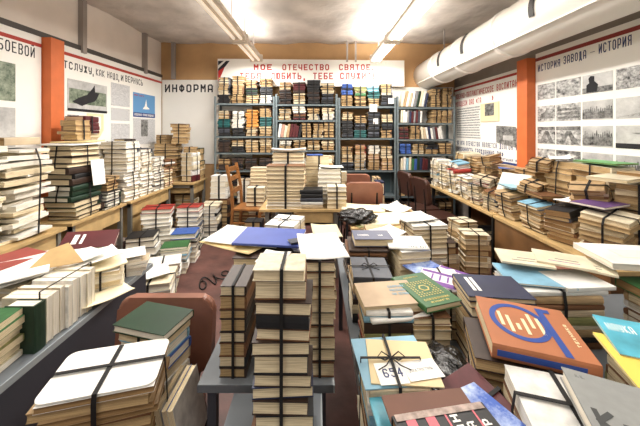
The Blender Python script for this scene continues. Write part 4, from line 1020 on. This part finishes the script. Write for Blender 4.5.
hero('bright green covered thin book on the highest tan pile', 2.22, 2.32, 1.345, .30, .21, .012, mat('bright_green', (110, 176, 110), .5), 'n', 100, 0, 0)
hero('tan book lying loose on the pile beside the green cover', 2.22, 2.02, 1.288, .24, .17, .022, COV['n'], 'n', 100, 0, 0)
hero('tilted brown book resting on the front desk stacks', 1.95, 2.58, 1.03, .25, .18, .026, COV['f'], 'n', 84, 0, 0)
hero('light blue flat book on the front desk row', 1.93, 2.92, 1.045, .27, .2, .014, mat('pale_blue_cover', (142, 184, 200), .5), 'n', 84, 0, 0)
sheet('white folded paper sheet on the tan desk piles', 2.2, 2.70, 1.332, .24, .16, M['white'], 60, .05, 3)
sheet('white newspaper lying on the front desk stack', 1.93, 2.27, 1.06, .20, .14, M['white'], 20, .02, 3, th=.006)
op = empty('book', mtx=rigid(1.99, 3.02, 1.06, math.radians(-62), math.radians(58))); tag(op, 'open pale book propped upright on the desk row', 'book')
obj('page_block', prism([(-.005, 0), (-.14, .012), (-.14, .024), (-.06, .03), (0, .02), (.06, .03), (.14, .024), (.14, .012), (.005, 0)], -.10, .10, 'xz'), PAGES['w'], op)
obj('cover', prism([(-.145, .010), (-.005, -.003), (.005, -.003), (.145, .010), (.145, .0115), (.005, -.001), (-.005, -.001), (-.145, .0115)], -.104, .104, 'xz'), COV['h'], op)
# farther: tied bundles
G_W = 'tied bundles on the desk row along the photograph wall'
def rbf(label, y, x, wid, dep, z0, z1, n, rot, face, pal, **k):
    k.setdefault('cord', .016); k.setdefault('jit', .06); k.setdefault('tie', 'x'); k.setdefault('pag', 'tc'); k.setdefault('messy', 3.6)
    return stk('', x, y, z0, z1, n, wid, dep, rot, face, pal=pal, bundle=label, group=G_W, **k)
rbf('tan bundle under the light blue flat book on the desk row', 2.90, 1.93, .24, .24, ZD + .02, 1.01, 7, -84, 'P', 'nhfcnsn', tip=(7, 2))
rbf('grey and tan leaning bundle under the open propped book', 3.18, 1.92, .22, .24, ZD + .02, .98, 7, -74, 'H', 'nhscsnf', tip=(13, 4))
rbf('tied stack of pamphlets with red edges on the desk row', 3.46, 1.92, .22, .24, ZD + .02, .99, 9, -80, 'P', 'crhcwcnhs', pag='wc', tip=(6, -3))
rbf('white edged tied bundle on the desk row middle', 3.74, 1.93, .24, .24, ZD + .02, 1.03, 8, -86, 'P', 'whcwnhrw', pag='cw', tie='xy', tip=(5, 3))
rbf('red topped tied bundle of cream pamphlets on the desk row', 4.02, 1.92, .24, .24, ZD + .02, 1.08, 9, -84, 'H', 'whchcwccr', pag='cw', tip=(4, -2))
rbf('cream tied bundle near the dark chairs on the desk row', 4.30, 1.91, .24, .24, ZD, 1.12, 10, -88, 'P', 'chwchwcchw', pag='cw')
rbf('white topped tied bundle at the far end of the desk row', 4.57, 1.90, .24, .24, ZD, 1.16, 10, -88, 'H', 'chwclhwccw', pag='cw')
rbf('long tan bundle behind the pamphlets with red edges', 3.05, 2.24, .30, .26, ZD, 1.20, 11, -86, 'P', 'nhncnhfnnhn', pag='tn')
rbf('flat wide tan bundle under the blue paper triangle', 3.38, 2.24, .30, .26, ZD, 1.17, 11, -90, 'P', 'nhncnhfnnhn', pag='tn')
rbf('tan curved bundle below the white display board', 3.72, 2.22, .30, .28, ZD, 1.18, 10, -90, 'H', 'nhncnhfnnh', pag='tn')
rbf('tan bundle with black cord under the heading board', 4.05, 2.22, .30, .28, ZD, 1.24, 11, -90, 'P', 'nhncnhfnnhn', pag='tn')
rbf('tall tan bundle beside the rightmost bookcase', 4.40, 2.22, .30, .28, ZD, 1.27, 11, -92, 'H', 'nhncnhfnnhc', pag='tc')
bt = tag(obj('paper_triangle', prism([(-.10, 0), (.10, 0), (.02, -.14)], 0, .003), mat('blue_card', (84, 112, 178), .7), None, rigid(2.12, 3.36, 1.176, math.radians(-70))), 'blue paper triangle hanging on tan bundles by the pillar', 'paper')
sheet('white crumpled paper on the red edged pamphlets', 1.95, 3.52, 1.03, .22, .16, M['white'], 40, .04, 9)
rbf('tied dark bundle tipped over below the orange pillar', 2.80, 2.10, .20, .17, 1.235, 1.33, 4, -60, 'P', 'nfcn', pag='tn', tie='xy', tip=(14, 8))
rbf('tied tan bundle tipped against the pile with the green cover', 2.20, 2.02, .22, .18, 1.09, 1.20, 4, -50, 'H', 'nfhn', pag='tn', tie='xy', tip=(16, -6))
rbf('small tied bundle tipped forward beside the light blue flat book', 2.74, 1.96, .2, .16, 1.03, 1.13, 4, -70, 'P', 'chdn', pag='tc', tie='xy', tip=(12, 10))
rbf('loose tan bundle tipped over the tan curved bundle', 3.58, 2.08, .24, .2, 1.19, 1.30, 4, -75, 'P', 'nhfn', pag='tn', tie='x', tip=(10, -8))
rbf('cord tied pamphlets slumped toward the aisle edge', 3.32, 1.86, .22, .16, 1.0, 1.09, 4, -60, 'P', 'crwh', pag='wc', tie='xy', tip=(14, 6))
rbf('white pamphlets slumped over the red topped bundle', 4.12, 1.94, .22, .2, 1.09, 1.17, 4, -80, 'H', 'wwcl', pag='w', tie='x', tip=(6, 8))
# floor stacks under and beside the desk row
G_F = 'tied bundles on the floor under the photograph wall desks'
for k, (x, y, z1, n, lab, pal) in enumerate((
    (1.62, 3.36, .60, 11, 'tan floor bundle just behind the corner of the closed panel', 'nhcfnhcfnhc'), (1.58, 3.02, .58, 11, 'cream topped floor bundle at the corner of the closed panel', 'nhcfnhcfnhc'), (1.34, 3.50, .46, 9, 'dark edged floor bundle under the open desk', 'fdnhfdnhd'),
    (2.05, 3.62, .42, 7, 'low floor bundle in the shadow of the open desk', 'dfkndfk'), (1.14, 3.82, .36, 7, 'brown floor bundle between chairs and open desk', 'fdnhfdn'), (1.26, 3.02, .50, 9, 'tan floor bundle between the aisle table and the desk', 'nhcfnhcfd'))):
    stk('', x, y, 0, z1, n, .25, .22, [10, -6, 14, 0, 20, 4][k], 'PH'[k % 2], pal=pal, pag='tc', bundle=lab, group=G_F, cord=.012, jit=.03)
stk('', 1.14, 4.60, .0, .40, 6, .24, .22, 5, 'P', pal='nhcfn', pag='tc', bundle='tan floor bundle by the bookcase post behind the dark chairs', group=G_F, jit=.03)



# ================================================================== along the cream wall
HEAP = 'the white heap nearest the viewer'
HEAP2 = 'the white heap beside dark binders'
stk(HEAP, -2.44, 1.98, .752, 1.47, 24, .36, .40, 90, 'H', pal='wwcwhwwcw', pag='wwwc', tie='x', jit=.14, messy=3.5, kind='magazine', cord=.014, tjit=.4)
stk(HEAP2, -2.45, 2.40, .752, 1.45, 23, .36, .38, 90, 'P', pal='wwcwhwcww', pag='wwcc', tie='x', jit=.14, messy=3.5, kind='magazine', cord=.014, tjit=.4)
hero('tan book on the white heap, nearer of the pair', -2.46, 2.10, 1.50, .27, .2, .05, COV['n'], 't', 95, 0, 0)
hero('tan book on the white heap, next to the maroon books', -2.46, 2.42, 1.48, .27, .2, .06, COV['h'], 't', 85, 0, 0)
hero('blue edged thin folder on top of the white heap', -2.36, 2.02, 1.476, .24, .2, .012, COV['b'], 'w', 90, 0, 0, False, 'folder', 'folder')
G_B = 'tied bundles on the desk with the dark binder stack'
def lb(label, x, y, wid, dep, z0, z1, n, face, pal, group, rot=90, **k):
    k.setdefault('jit', .045); k.setdefault('messy', 1.8); k.setdefault('tie', 'x'); k.setdefault('cord', .016)
    return stk('', x, y, z0, z1, n, wid, dep, rot, face, pal=pal, bundle=label, group=group, **k)
lb('black tied binders at the bottom of the dark stack', -2.40, 2.98, .40, .3, .752, .93, 4, 'H', 'kdek', G_B, pag='c')
lb('green cloth bundle in the dark stack', -2.40, 2.96, .40, .3, .931, 1.08, 3, 'S', 'eee', G_B, pag='w', tie='xy')
lb('two thick dark volumes in the middle of the dark stack', -2.40, 2.95, .40, .3, 1.081, 1.25, 3, 'S', 'dkd', G_B, pag='c', tie='')
lb('cream edged bundle near the top of the dark stack', -2.40, 2.93, .40, .3, 1.251, 1.45, 4, 'P', 'kddk', G_B, pag='c', tie='xy')
sheet('white rolled sheets on top of the dark stack', -2.38, 2.90, 1.455, .30, .40, M['white'], 2, .006, 5, th=.014)
sheet('cream papers on the cord tied dark stack', -2.41, 3.04, 1.478, .30, .36, M['manila'], 10, .006, 2, th=.01)
hs = tag(obj('paper_sheet', prism([(-.09, 0), (.09, 0), (.085, -.26), (-.085, -.25)], 0, .002, 'xy'), M['white'], None, Matrix.Translation((-2.236, 3.05, 1.30)) @ Matrix.Rotation(math.radians(90), 4, 'Z') @ Matrix.Rotation(math.radians(84), 4, 'X')), 'white sheet hanging down the side of the dark stack', 'paper')

lb('green and black folders beside the dark stack', -2.36, 3.30, .26, .26, .752, .93, 6, 'H', 'keskek', G_B, pag='w')
lb('brown flat bundle on the desk corner after the folders', -2.40, 3.36, .2, .24, .931, 1.08, 4, 'P', 'nfdn', G_B, pag='t')
lb('pale support bundle behind the dark stack', -2.63, 3.33, .30, .22, .752, 1.56, 13, 'P', 'chnw', G_B, pag='c', tie='')
lb('maroon tied books on the pale bundle before the pillar', -2.61, 3.34, .22, .24, 1.561, 1.75, 4, 'S', 'mmmm', G_B, pag='c', rot=85)
lb('tan tied books on the pale bundle before the pillar', -2.47, 3.06, .2, .2, 1.502, 1.70, 4, 'P', 'nnfn', G_B, pag='t', rot=85)

G_CD = 'white bundles on the long heap desk'
for k, (y, z0, z1, n, lab) in enumerate((
    (3.66, .752, 1.10, 8, 'white tied bundle at the near bottom of the long heap'), (3.66, 1.101, 1.46, 8, 'white tied bundle at the near top of the long heap'),
    (3.96, .752, 1.06, 7, 'white tied bundle at the middle bottom of the long heap'), (3.96, 1.061, 1.36, 7, 'white tied bundle at the middle top of the long heap'),
    (4.26, .752, 1.00, 6, 'white tied bundle at the far bottom of the long heap'), (4.25, 1.001, 1.22, 6, 'white tied bundle at the far top of the long heap'))):
    lb(lab, -2.40, y, .27, .34, z0, z1, n, 'PH'[k % 2], 'wwchwsww', G_CD, pag='www', rot=90 + RND.uniform(-6, 6), tie='xy', jit=.04)
lb('grey paper bundle behind the long white heap', -2.64, 3.60, .22, .16, .752, 1.42, 9, 'P', 'wscw', G_CD, pag='w')
lb('red and tan slanted bundle at the end of the long heap', -2.36, 4.52, .2, .3, .752, 1.06, 8, 'P', 'nrcfnwrn', G_CD, pag='c', rot=80, jit=.05)
lb('brown leather bundle on the slanted tan one', -2.30, 4.52, .22, .28, 1.061, 1.16, 3, 'S', 'fwf', G_CD, pag='w', rot=70)
lb('small dark bundle standing on the long white heap', -2.58, 4.02, .22, .17, 1.361, 1.48, 4, 'S', 'nkfd', G_CD, pag='c', rot=90)
G_D = 'tan bundles on the corner desk'
lb('tan tied bundle at the bottom rear of the corner desk', -2.44, 4.95, .40, .26, .782, 1.14, 7, 'P', 'nfhn', G_D, pag='t', rot=0)
lb('dark and tan bundle in the middle of the corner desk pile', -2.44, 4.93, .40, .26, 1.141, 1.38, 5, 'P', 'nkfhn', G_D, pag='t', rot=4)
lb('tan leaning bundle, lower one left of the topmost pile', -2.50, 4.93, .20, .22, 1.381, 1.52, 4, 'P', 'nnfn', G_D, pag='t', rot=-6)
lb('tan tied bundle topmost of the corner desk pile', -2.22, 4.90, .26, .24, 1.381, 1.70, 6, 'P', 'nnhnnf', G_D, pag='t', rot=8)
lb('white wrapped tied bundle at the corner desk edge', -2.03, 4.82, .22, .22, .782, 1.24, 6, 'H', 'mwcwcw', G_D, pag='c', rot=-10, tie='xy')
lb('dark green topped bundle on the corner desk edge', -2.05, 5.06, .26, .2, .782, 1.30, 6, 'P', 'fncene', G_D, pag='t', rot=0)
lb('tan small bundle on the white wrapped one', -2.04, 4.84, .2, .18, 1.241, 1.33, 3, 'P', 'nkn', G_D, pag='t', rot=8)
# below the desks
G_U = 'tied bundles on the floor by the cream wall desks'
lb('red topped tall bundle of white journals under the long heap', -1.99, 3.76, .34, .28, 0, .64, 12, 'P', 'wwcwcwwcwwwr', G_U, pag='w', rot=18, tie='xy')
lb('black topped low bundle before the red topped journals', -1.98, 3.42, .3, .26, 0, .42, 7, 'P', 'wkcwwkk', G_U, pag='w', rot=12)
lb('tan bundle on the floor under the corner desk', -2.12, 4.90, .30, .26, 0, .56, 8, 'P', 'nfhnfhcn', G_U, pag='t', rot=-4)
lb('striped white bundle with red cover on the floor row', -1.72, 4.10, .30, .30, .12, .58, 8, 'P', 'wswswswr', G_U, pag='w', rot=8, tie='xy')
lb('dark base bundle under the striped white one', -1.72, 4.10, .30, .30, 0, .119, 3, 'S', 'kel', G_U, pag='w', rot=4)
lb('black and white bundle at the far end of the floor row', -1.58, 4.50, .26, .30, 0, .50, 9, 'H', 'kwkwcwkwc', G_U, pag='w', rot=6, tie='xy')
lb('blue and dark green bundle in the floor row', -1.62, 3.72, .30, .26, 0, .36, 6, 'P', 'wcwdeb', G_U, pag='w', rot=10, tie='')
lb('teal edged bundle under the small green book', -1.61, 3.44, .30, .26, 0, .26, 5, 'P', 'cwtlc', G_U, pag='w', rot=14, tie='')
hero('small dark green book on the teal edged bundle', -1.62, 3.44, .264, .22, .28, .03, M['greenbook'], 'w', 105, 0, 0)
lb('white scattered journals bundle in the floor row', -1.60, 3.14, .34, .28, 0, .24, 6, 'P', 'cwrwfw', G_U, pag='w', rot=22, tie='x', jit=.05)
lb('white leaning journals bundle next to the gray table end', -1.95, 2.80, .40, .30, 0, .36, 9, 'P', 'wcwkcwwcw', G_U, pag='w', rot=24, tie='x', jit=.04)
lb('white tied journals bundle under the burgundy book', -1.70, 2.32, .36, .28, 0, .62, 11, 'P', 'cwkwcwcwwcw', G_U, pag='w', rot=20, tie='xy', jit=.04)
lb('white second journals bundle close to the vinyl chair', -1.24, 2.26, .30, .30, 0, .50, 10, 'P', 'cwkwcwcwwc', G_U, pag='w', rot=16, tie='xy', jit=.04)
sheet('white open journal pages on the tied journals bundle', -1.30, 2.25, .505, .34, .24, M['white'], 30, .03, 3, th=.008)
sheet('white newspaper pages on the leaning journals', -1.92, 2.82, .365, .36, .26, M['white'], 35, .03, 6, th=.008)
# black cord tangle on the floor
r = random.Random(5); pts = []
for i in range(70):
    t = i / 69; pts.append((-1.22 + .42 * t + .07 * math.sin(t * 31), 3.05 + .5 * t + .10 * math.cos(t * 37) * (1 - t * .6), .012 + .006 * math.sin(t * 50)))
pts += [(-.70, 3.70, .01), (-.55, 3.85, .01), (-.45, 3.90, .01)]
tag(obj('cord', tube(pts, .007, seg=6), M['cable'], smooth=True), 'tangled black cord lying on the brown floor', 'cord')

# table nearest the viewer on the cream wall side
TT = .752
gbk = new_book(rigid(-1.15, 1.135, TT, math.radians(180), math.radians(90)), .17, .18, .05, 'e', 'w', True, 'big dark green binder standing at the front of the white row', 'row of upright volumes on the grey topped table')
gbk.matrix_basis = rigid(-1.125, 1.185, TT) @ Matrix.Rotation(math.radians(90), 4, 'X') @ Matrix.Rotation(math.radians(90), 4, 'Z') @ Matrix.Translation((.09, 0, 0)) @ Matrix.Diagonal((.18, .115, .05, 1))
ROW = 'upright white row beside the dark green binder'
y = 1.19
for i in range(9):
    T = .030 + RND.uniform(-.006, .006); h = .185 + RND.uniform(-.01, .006)
    o = new_book(rigid(-1.16 + RND.uniform(-.01, .01), y + T, TT) @ Matrix.Rotation(math.radians(90), 4, 'X') @ Matrix.Rotation(math.radians(-90), 4, 'Z') @ Matrix.Translation((-h / 2, 0, 0)), h, .18, T - .0008, RND.choice('cwhc'), 'w', False, f"white edged book, {['first', 'second', 'third', 'fourth', 'fifth', 'sixth', 'seventh', 'eighth', 'last'][i]} in the {ROW}", 'row of upright volumes on the grey topped table')
    NB[0] += 1; y += T
cb = bmesh.new(); loop_ribbon(cb, [(1.192, TT + .06), (y + .001, TT + .06), (y + .001, TT + .203), (1.192, TT + .203)], -1.1, .006, 'y'); tag(obj('cord', cb, M['strap']), 'black cord around the upright white row on the grey table', 'cord', 'cords around tied stacks')
GM = 'the small stack of green edged magazines'
stk(GM, -1.17, 1.07, TT, .93, 7, .14, .14, 6, 'P', pal='cyyncGG', pag='wcy'.replace('y', 'c'), tie='', soft=1, jit=.05)
PST = 'the stack under the large white sheets'
stk(PST, -1.50, 1.50, TT, .905, 7, .34, .36, 86, 'P', pal='cwhcnwc', pag='wc', tie='', soft=1, jit=.05)
sheet('large white sheet spread over the stacks on the grey table', -1.40, 1.52, .915, .46, .36, M['white'], 62, .02, 3, th=.006)
sheet('second large white sheet lower at the grey table edge', -1.42, 1.34, .955, .34, .26, M['white'], 40, .015, 8, th=.004)
hero('red cloth book on the large white sheets', -1.52, 1.45, .945, .29, .21, .022, mat('red_cloth', (156, 74, 66), .6, noise=.08), 'w', 70, 0, 0)
tri = tag(obj('envelope', prism([(-.11, 0), (.10, 0), (.02, .15), (-.05, .12)], 0, .004), M['kraft'], None, rigid(-1.23, 1.42, .953, math.radians(30), math.radians(25))), 'kraft paper envelope corner beside the white row', 'envelope')
BUR = 'the pile under the burgundy book'
stk(BUR, -1.37, 1.80, TT, .875, 4, .22, .2, 30, 'S', pal='kwkd', pag='w', tie='x', soft=.4)
bk2 = hero('burgundy book with white spine marks on a dark pile', -1.36, 1.80, .925, .27, .19, .026, COV['m'], 'w', 205, -13, -4)
deco(bk2, 'spine_mark', R4(.06, .085, -.05, .05), M['white'], front(bk2, .0262, 'spine')); deco(bk2, 'spine_mark', R4(.03, .045, -.05, .05), M['white'], front(bk2, .0262, 'spine'))
PAL = 'the pale pile by the table corner'
stk(PAL, -1.17, 1.64, TT, .86, 4, .2, .22, 30, 'P', pal='chcw', pag='cw', tie='x', soft=.8, jit=.04)
sheet('cream pages fanned over the table corner pile', -1.15, 1.62, .866, .2, .15, mat('paper_ivory', (238, 226, 194), .8), 40, .02, 4, th=.008)
JRN = 'the white journal pile at the table end'
stk(JRN, -1.14, 1.80, TT, .845, 5, .22, .16, 24, 'P', pal='wcwhw', pag='w', tie='x', soft=1, jit=.06, messy=1.5, kind='magazine')
sheet('white newspaper sheet sliding off the table end', -1.15, 1.79, .855, .22, .17, M['white'], 32, .008, 11, th=.005)
sheet('cream page lying across the table edge by the chair', -1.06, 1.50, .765, .22, .14, mat('paper_ivory', (238, 226, 194), .8), 55, .02, 13, th=.004)
sheet('white page under the kraft envelope corner', -1.24, 1.60, .905, .30, .2, M['white'], 48, .02, 14, th=.004)
# bundles on the brown vinyl chair
SEAT = .447
CHB = 'the white wrapped bundle on the vinyl chair'
stk(CHB, -.69, 1.0, SEAT, .805, 13, .325, .215, 14, 'P', pal='nnfnnhnnfnhw', pag='nt', tie='xy', soft=1, jit=.03, cord=.014, cap=.007)
ws = obj('paper_sheet', prism(rounded(.325, .215, 0, .03), 0, .004), M['white'], None, rigid(-.69, 1.0, .8065, math.radians(14))); tag(ws, 'white worn rounded cover sheet on the vinyl chair bundle', 'paper')
CHG = 'the green topped stack against the chair back'
stk(CHG, -.675, 1.25, SEAT, .79, 9, .235, .165, -15, 'P', pal='cfncwhblc', pag='wc', tie='x', soft=.5, jit=.03, cord=.012)
hero('dark green book topmost against the chair back', -.675, 1.25, .793, .245, .175, .03, mat('deep_green', (28, 58, 34), .55, noise=.12), 'w', 165, 0, 0)
for k, (x, a, c) in enumerate(((-.50, 0, 'c'), (-.475, 0, 'b'), (-.455, 0, 'w'))):
    o = new_book(Matrix.Translation((x, 1.10, SEAT)) @ Matrix.Rotation(math.radians(90), 4, 'Z') @ Matrix.Rotation(math.radians(78), 4, 'X') @ Matrix.Translation((0, .11, 0)), .20, .22, .02, c, 'c', False, f"{COVDEF[c][0]} booklet leaning against the vinyl chair bundles", 'booklets leaning on the vinyl chair bundles')
    NB[0] += 1

# ================================================================== bookcase contents
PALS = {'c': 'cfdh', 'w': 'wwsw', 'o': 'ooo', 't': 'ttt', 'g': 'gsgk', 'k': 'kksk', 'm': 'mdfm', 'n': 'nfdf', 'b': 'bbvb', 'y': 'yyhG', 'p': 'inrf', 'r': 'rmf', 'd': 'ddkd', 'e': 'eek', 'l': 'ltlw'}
PNAME = {'c': 'cream', 'w': 'white', 'o': 'orange', 't': 'teal', 'g': 'grey', 'k': 'black', 'm': 'maroon', 'n': 'tan', 'b': 'blue', 'y': 'olive', 'p': 'pink', 'r': 'red', 'd': 'dark brown', 'e': 'dark green', 'l': 'pale teal'}
CN = ['first', 'second', 'third', 'fourth', 'fifth', 'sixth']
SHN = ['bottom', 'second lowest', 'third lowest', 'fourth', 'fifth', 'top', 'top']
def fill(rack, shelf, cols, top, n=4):
    x0, x1 = RACKX[rack]; x0 += .045; x1 -= .045; z = RACKZ[rack][shelf] + .0015; w = (x1 - x0) / len(cols)
    ns = len(RACKZ[rack]); sname = {ns - 1: 'top', ns - 2: 'second', ns - 3: 'third', ns - 4: 'fourth', ns - 5: 'fifth', ns - 6: 'sixth', ns - 7: 'seventh'}[shelf]
    for ci, spec in enumerate(cols):
        if not spec: continue
        h = top * RND.uniform(.84, 1.0); zz = z
        for li, ch in enumerate(spec):
            hh = h / len(spec); lv = 'only one' if len(spec) == 1 else ('lowest' if li == 0 else 'uppermost' if li == len(spec) - 1 else 'middle')
            lab = f"{PNAME[ch]} tied bundle, {lv} in {CN[ci]} column, {sname} shelf, {RACKN[rack]} bookcase"
            f = 'S' if ch in 'otbmkdeyl' else RND.choice('PPH')
            stk('', x0 + w * (ci + .5), RD0 + .135, zz, zz + hh - .001, max(2, min(n + 1, round(hh / .030))), w * RND.uniform(.84, .95), .24, RND.uniform(-4, 4), f, pal=PALS[ch], pag={'n': 't', 'w': 'w'}.get(ch, 'ct'), tie='x', jit=.035, messy=2.2, bundle=lab, group=f"tied bundles in the {RACKN[rack]} bookcase", cord=.02, soft=1)
            zz += hh
def upright(rack, shelf, x0, x1, cols, hmax, lean=8, group=None):
    z = RACKZ[rack][shelf] + .002; n = len(cols); w = (x1 - x0) / n
    ns = len(RACKZ[rack]); sname = {ns - 1: 'top', ns - 2: 'second', ns - 3: 'third', ns - 4: 'fourth', ns - 5: 'fifth', ns - 6: 'sixth'}[shelf]
    for i, ch in enumerate(cols):
        h = hmax * RND.uniform(.82, 1); a = math.radians(lean * RND.uniform(.85, 1.15)); T = w * .86
        mt = Matrix.Translation((x0 + w * i + T * math.cos(a) + (h * math.sin(-a) if a < 0 else 0), RD0 + .10, z + (0 if a > 0 else T * math.sin(-a)))) @ Matrix.Rotation(a - math.pi / 2, 4, 'Y') @ Matrix.Translation((h / 2, 0, 0))
        o = new_book(Matrix.Translation((x0 + w * i + T, RD0 + .10, z)) @ Matrix.Rotation(a, 4, 'Y') @ Matrix.Rotation(-math.pi / 2, 4, 'Y') @ Matrix.Translation((h / 2, 0, 0)), h, .17, T, ch, 'c', RND.random() > .4,
                     f"{COVDEF[ch][0]} upright book, {CN[i] if i < 6 else ['seventh', 'eighth', 'ninth', 'tenth', 'eleventh', 'twelfth', 'thirteenth', 'fourteenth', 'fifteenth', 'sixteenth'][i - 6]} in row on {sname} shelf, {RACKN[rack]} bookcase", f"upright books in the {RACKN[rack]} bookcase")
        NB[0] += 1
# leftmost
fill(0, 5, ['kgg', 'nnc', 'cen', 'wkn'], .46)
fill(0, 4, ['ktc', 'kww', 'coo', 'ctn'], .49)
fill(0, 3, ['d', 'kc', 'c', 'nc'], .24)
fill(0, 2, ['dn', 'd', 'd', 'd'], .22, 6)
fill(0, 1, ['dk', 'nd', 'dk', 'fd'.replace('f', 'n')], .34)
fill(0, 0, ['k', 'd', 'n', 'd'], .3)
# second
fill(1, 6, ['ddr', 'gm', 'dk', 'kg'], .40)
fill(1, 5, ['cg', 'mw', 'gn', 'wc'], .225)
fill(1, 4, ['', '', 'n', 'cn', 'n'], .255)
upright(1, 4, -.66, -.27, 'wicnmmmk', .23, 9)
fill(1, 3, ['cw', 'nc', 'cn', 'nc'], .17)
fill(1, 2, ['cn', 'cw', 'cn', 'nc'], .33)
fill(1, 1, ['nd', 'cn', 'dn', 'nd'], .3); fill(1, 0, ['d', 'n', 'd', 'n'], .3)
# third
fill(2, 4, ['nb', 'ny', 'ctl', 'kg'], .38)
fill(2, 3, ['kkc', 'tkn', 'kkk', 'nkc'], .44)
fill(2, 2, ['kcn', 'gcp', 'npw', 'pc'], .44)
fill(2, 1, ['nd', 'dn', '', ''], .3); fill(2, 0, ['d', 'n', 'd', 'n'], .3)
# rightmost
upright(3, 6, 1.40, 1.83, 'cnwhwgecwv', .27, 12)
fill(3, 6, ['', '', '', 'nnn', 'nnn'], .32)
upright(3, 5, 1.40, 1.76, 'cwwgvmgmsw', .22, 3)
fill(3, 5, ['', '', '', 'nn', 'nn'], .23)
fill(3, 4, ['mm', 'nn', '', '', ''], .22)
upright(3, 4, 1.76, 2.12, 'chwvwgmww', .22, -9)
fill(3, 3, ['b', 'cc', 'nk', 'nn'], .185)
upright(3, 2, 1.40, 1.90, 'cwlcGbevmmk', .22, 2)
fill(3, 2, ['', '', '', 'nc'], .2)
fill(3, 1, ['nd', 'dn', 'nd', 'dn'], .3); fill(3, 0, ['d', 'n', 'd', 'n'], .3)
tag(obj('paper_sheet', B(.35 + .53, .35 + .65, RD0 + .0005, RD0 + .0045, 1.905, 2.03), M['white']), 'white square paper hung on the top shelf of the third bookcase', 'paper')
tag(obj('paper_sheet', B(.94, 1.02, RD0 + .009, RD0 + .013, 1.70, 1.79), M['white']), 'small white paper tag on the second shelf of the third bookcase', 'paper')
tag(obj('paper_sheet', B(1.19, 1.28, RD0 + .0005, RD0 + .0045, 2.04, 2.13), M['white']), 'small white paper tag on the top shelf of the third bookcase', 'paper')
print('BOOK_OBJECTS', NB[0], 'ALL', len(bpy.data.objects))
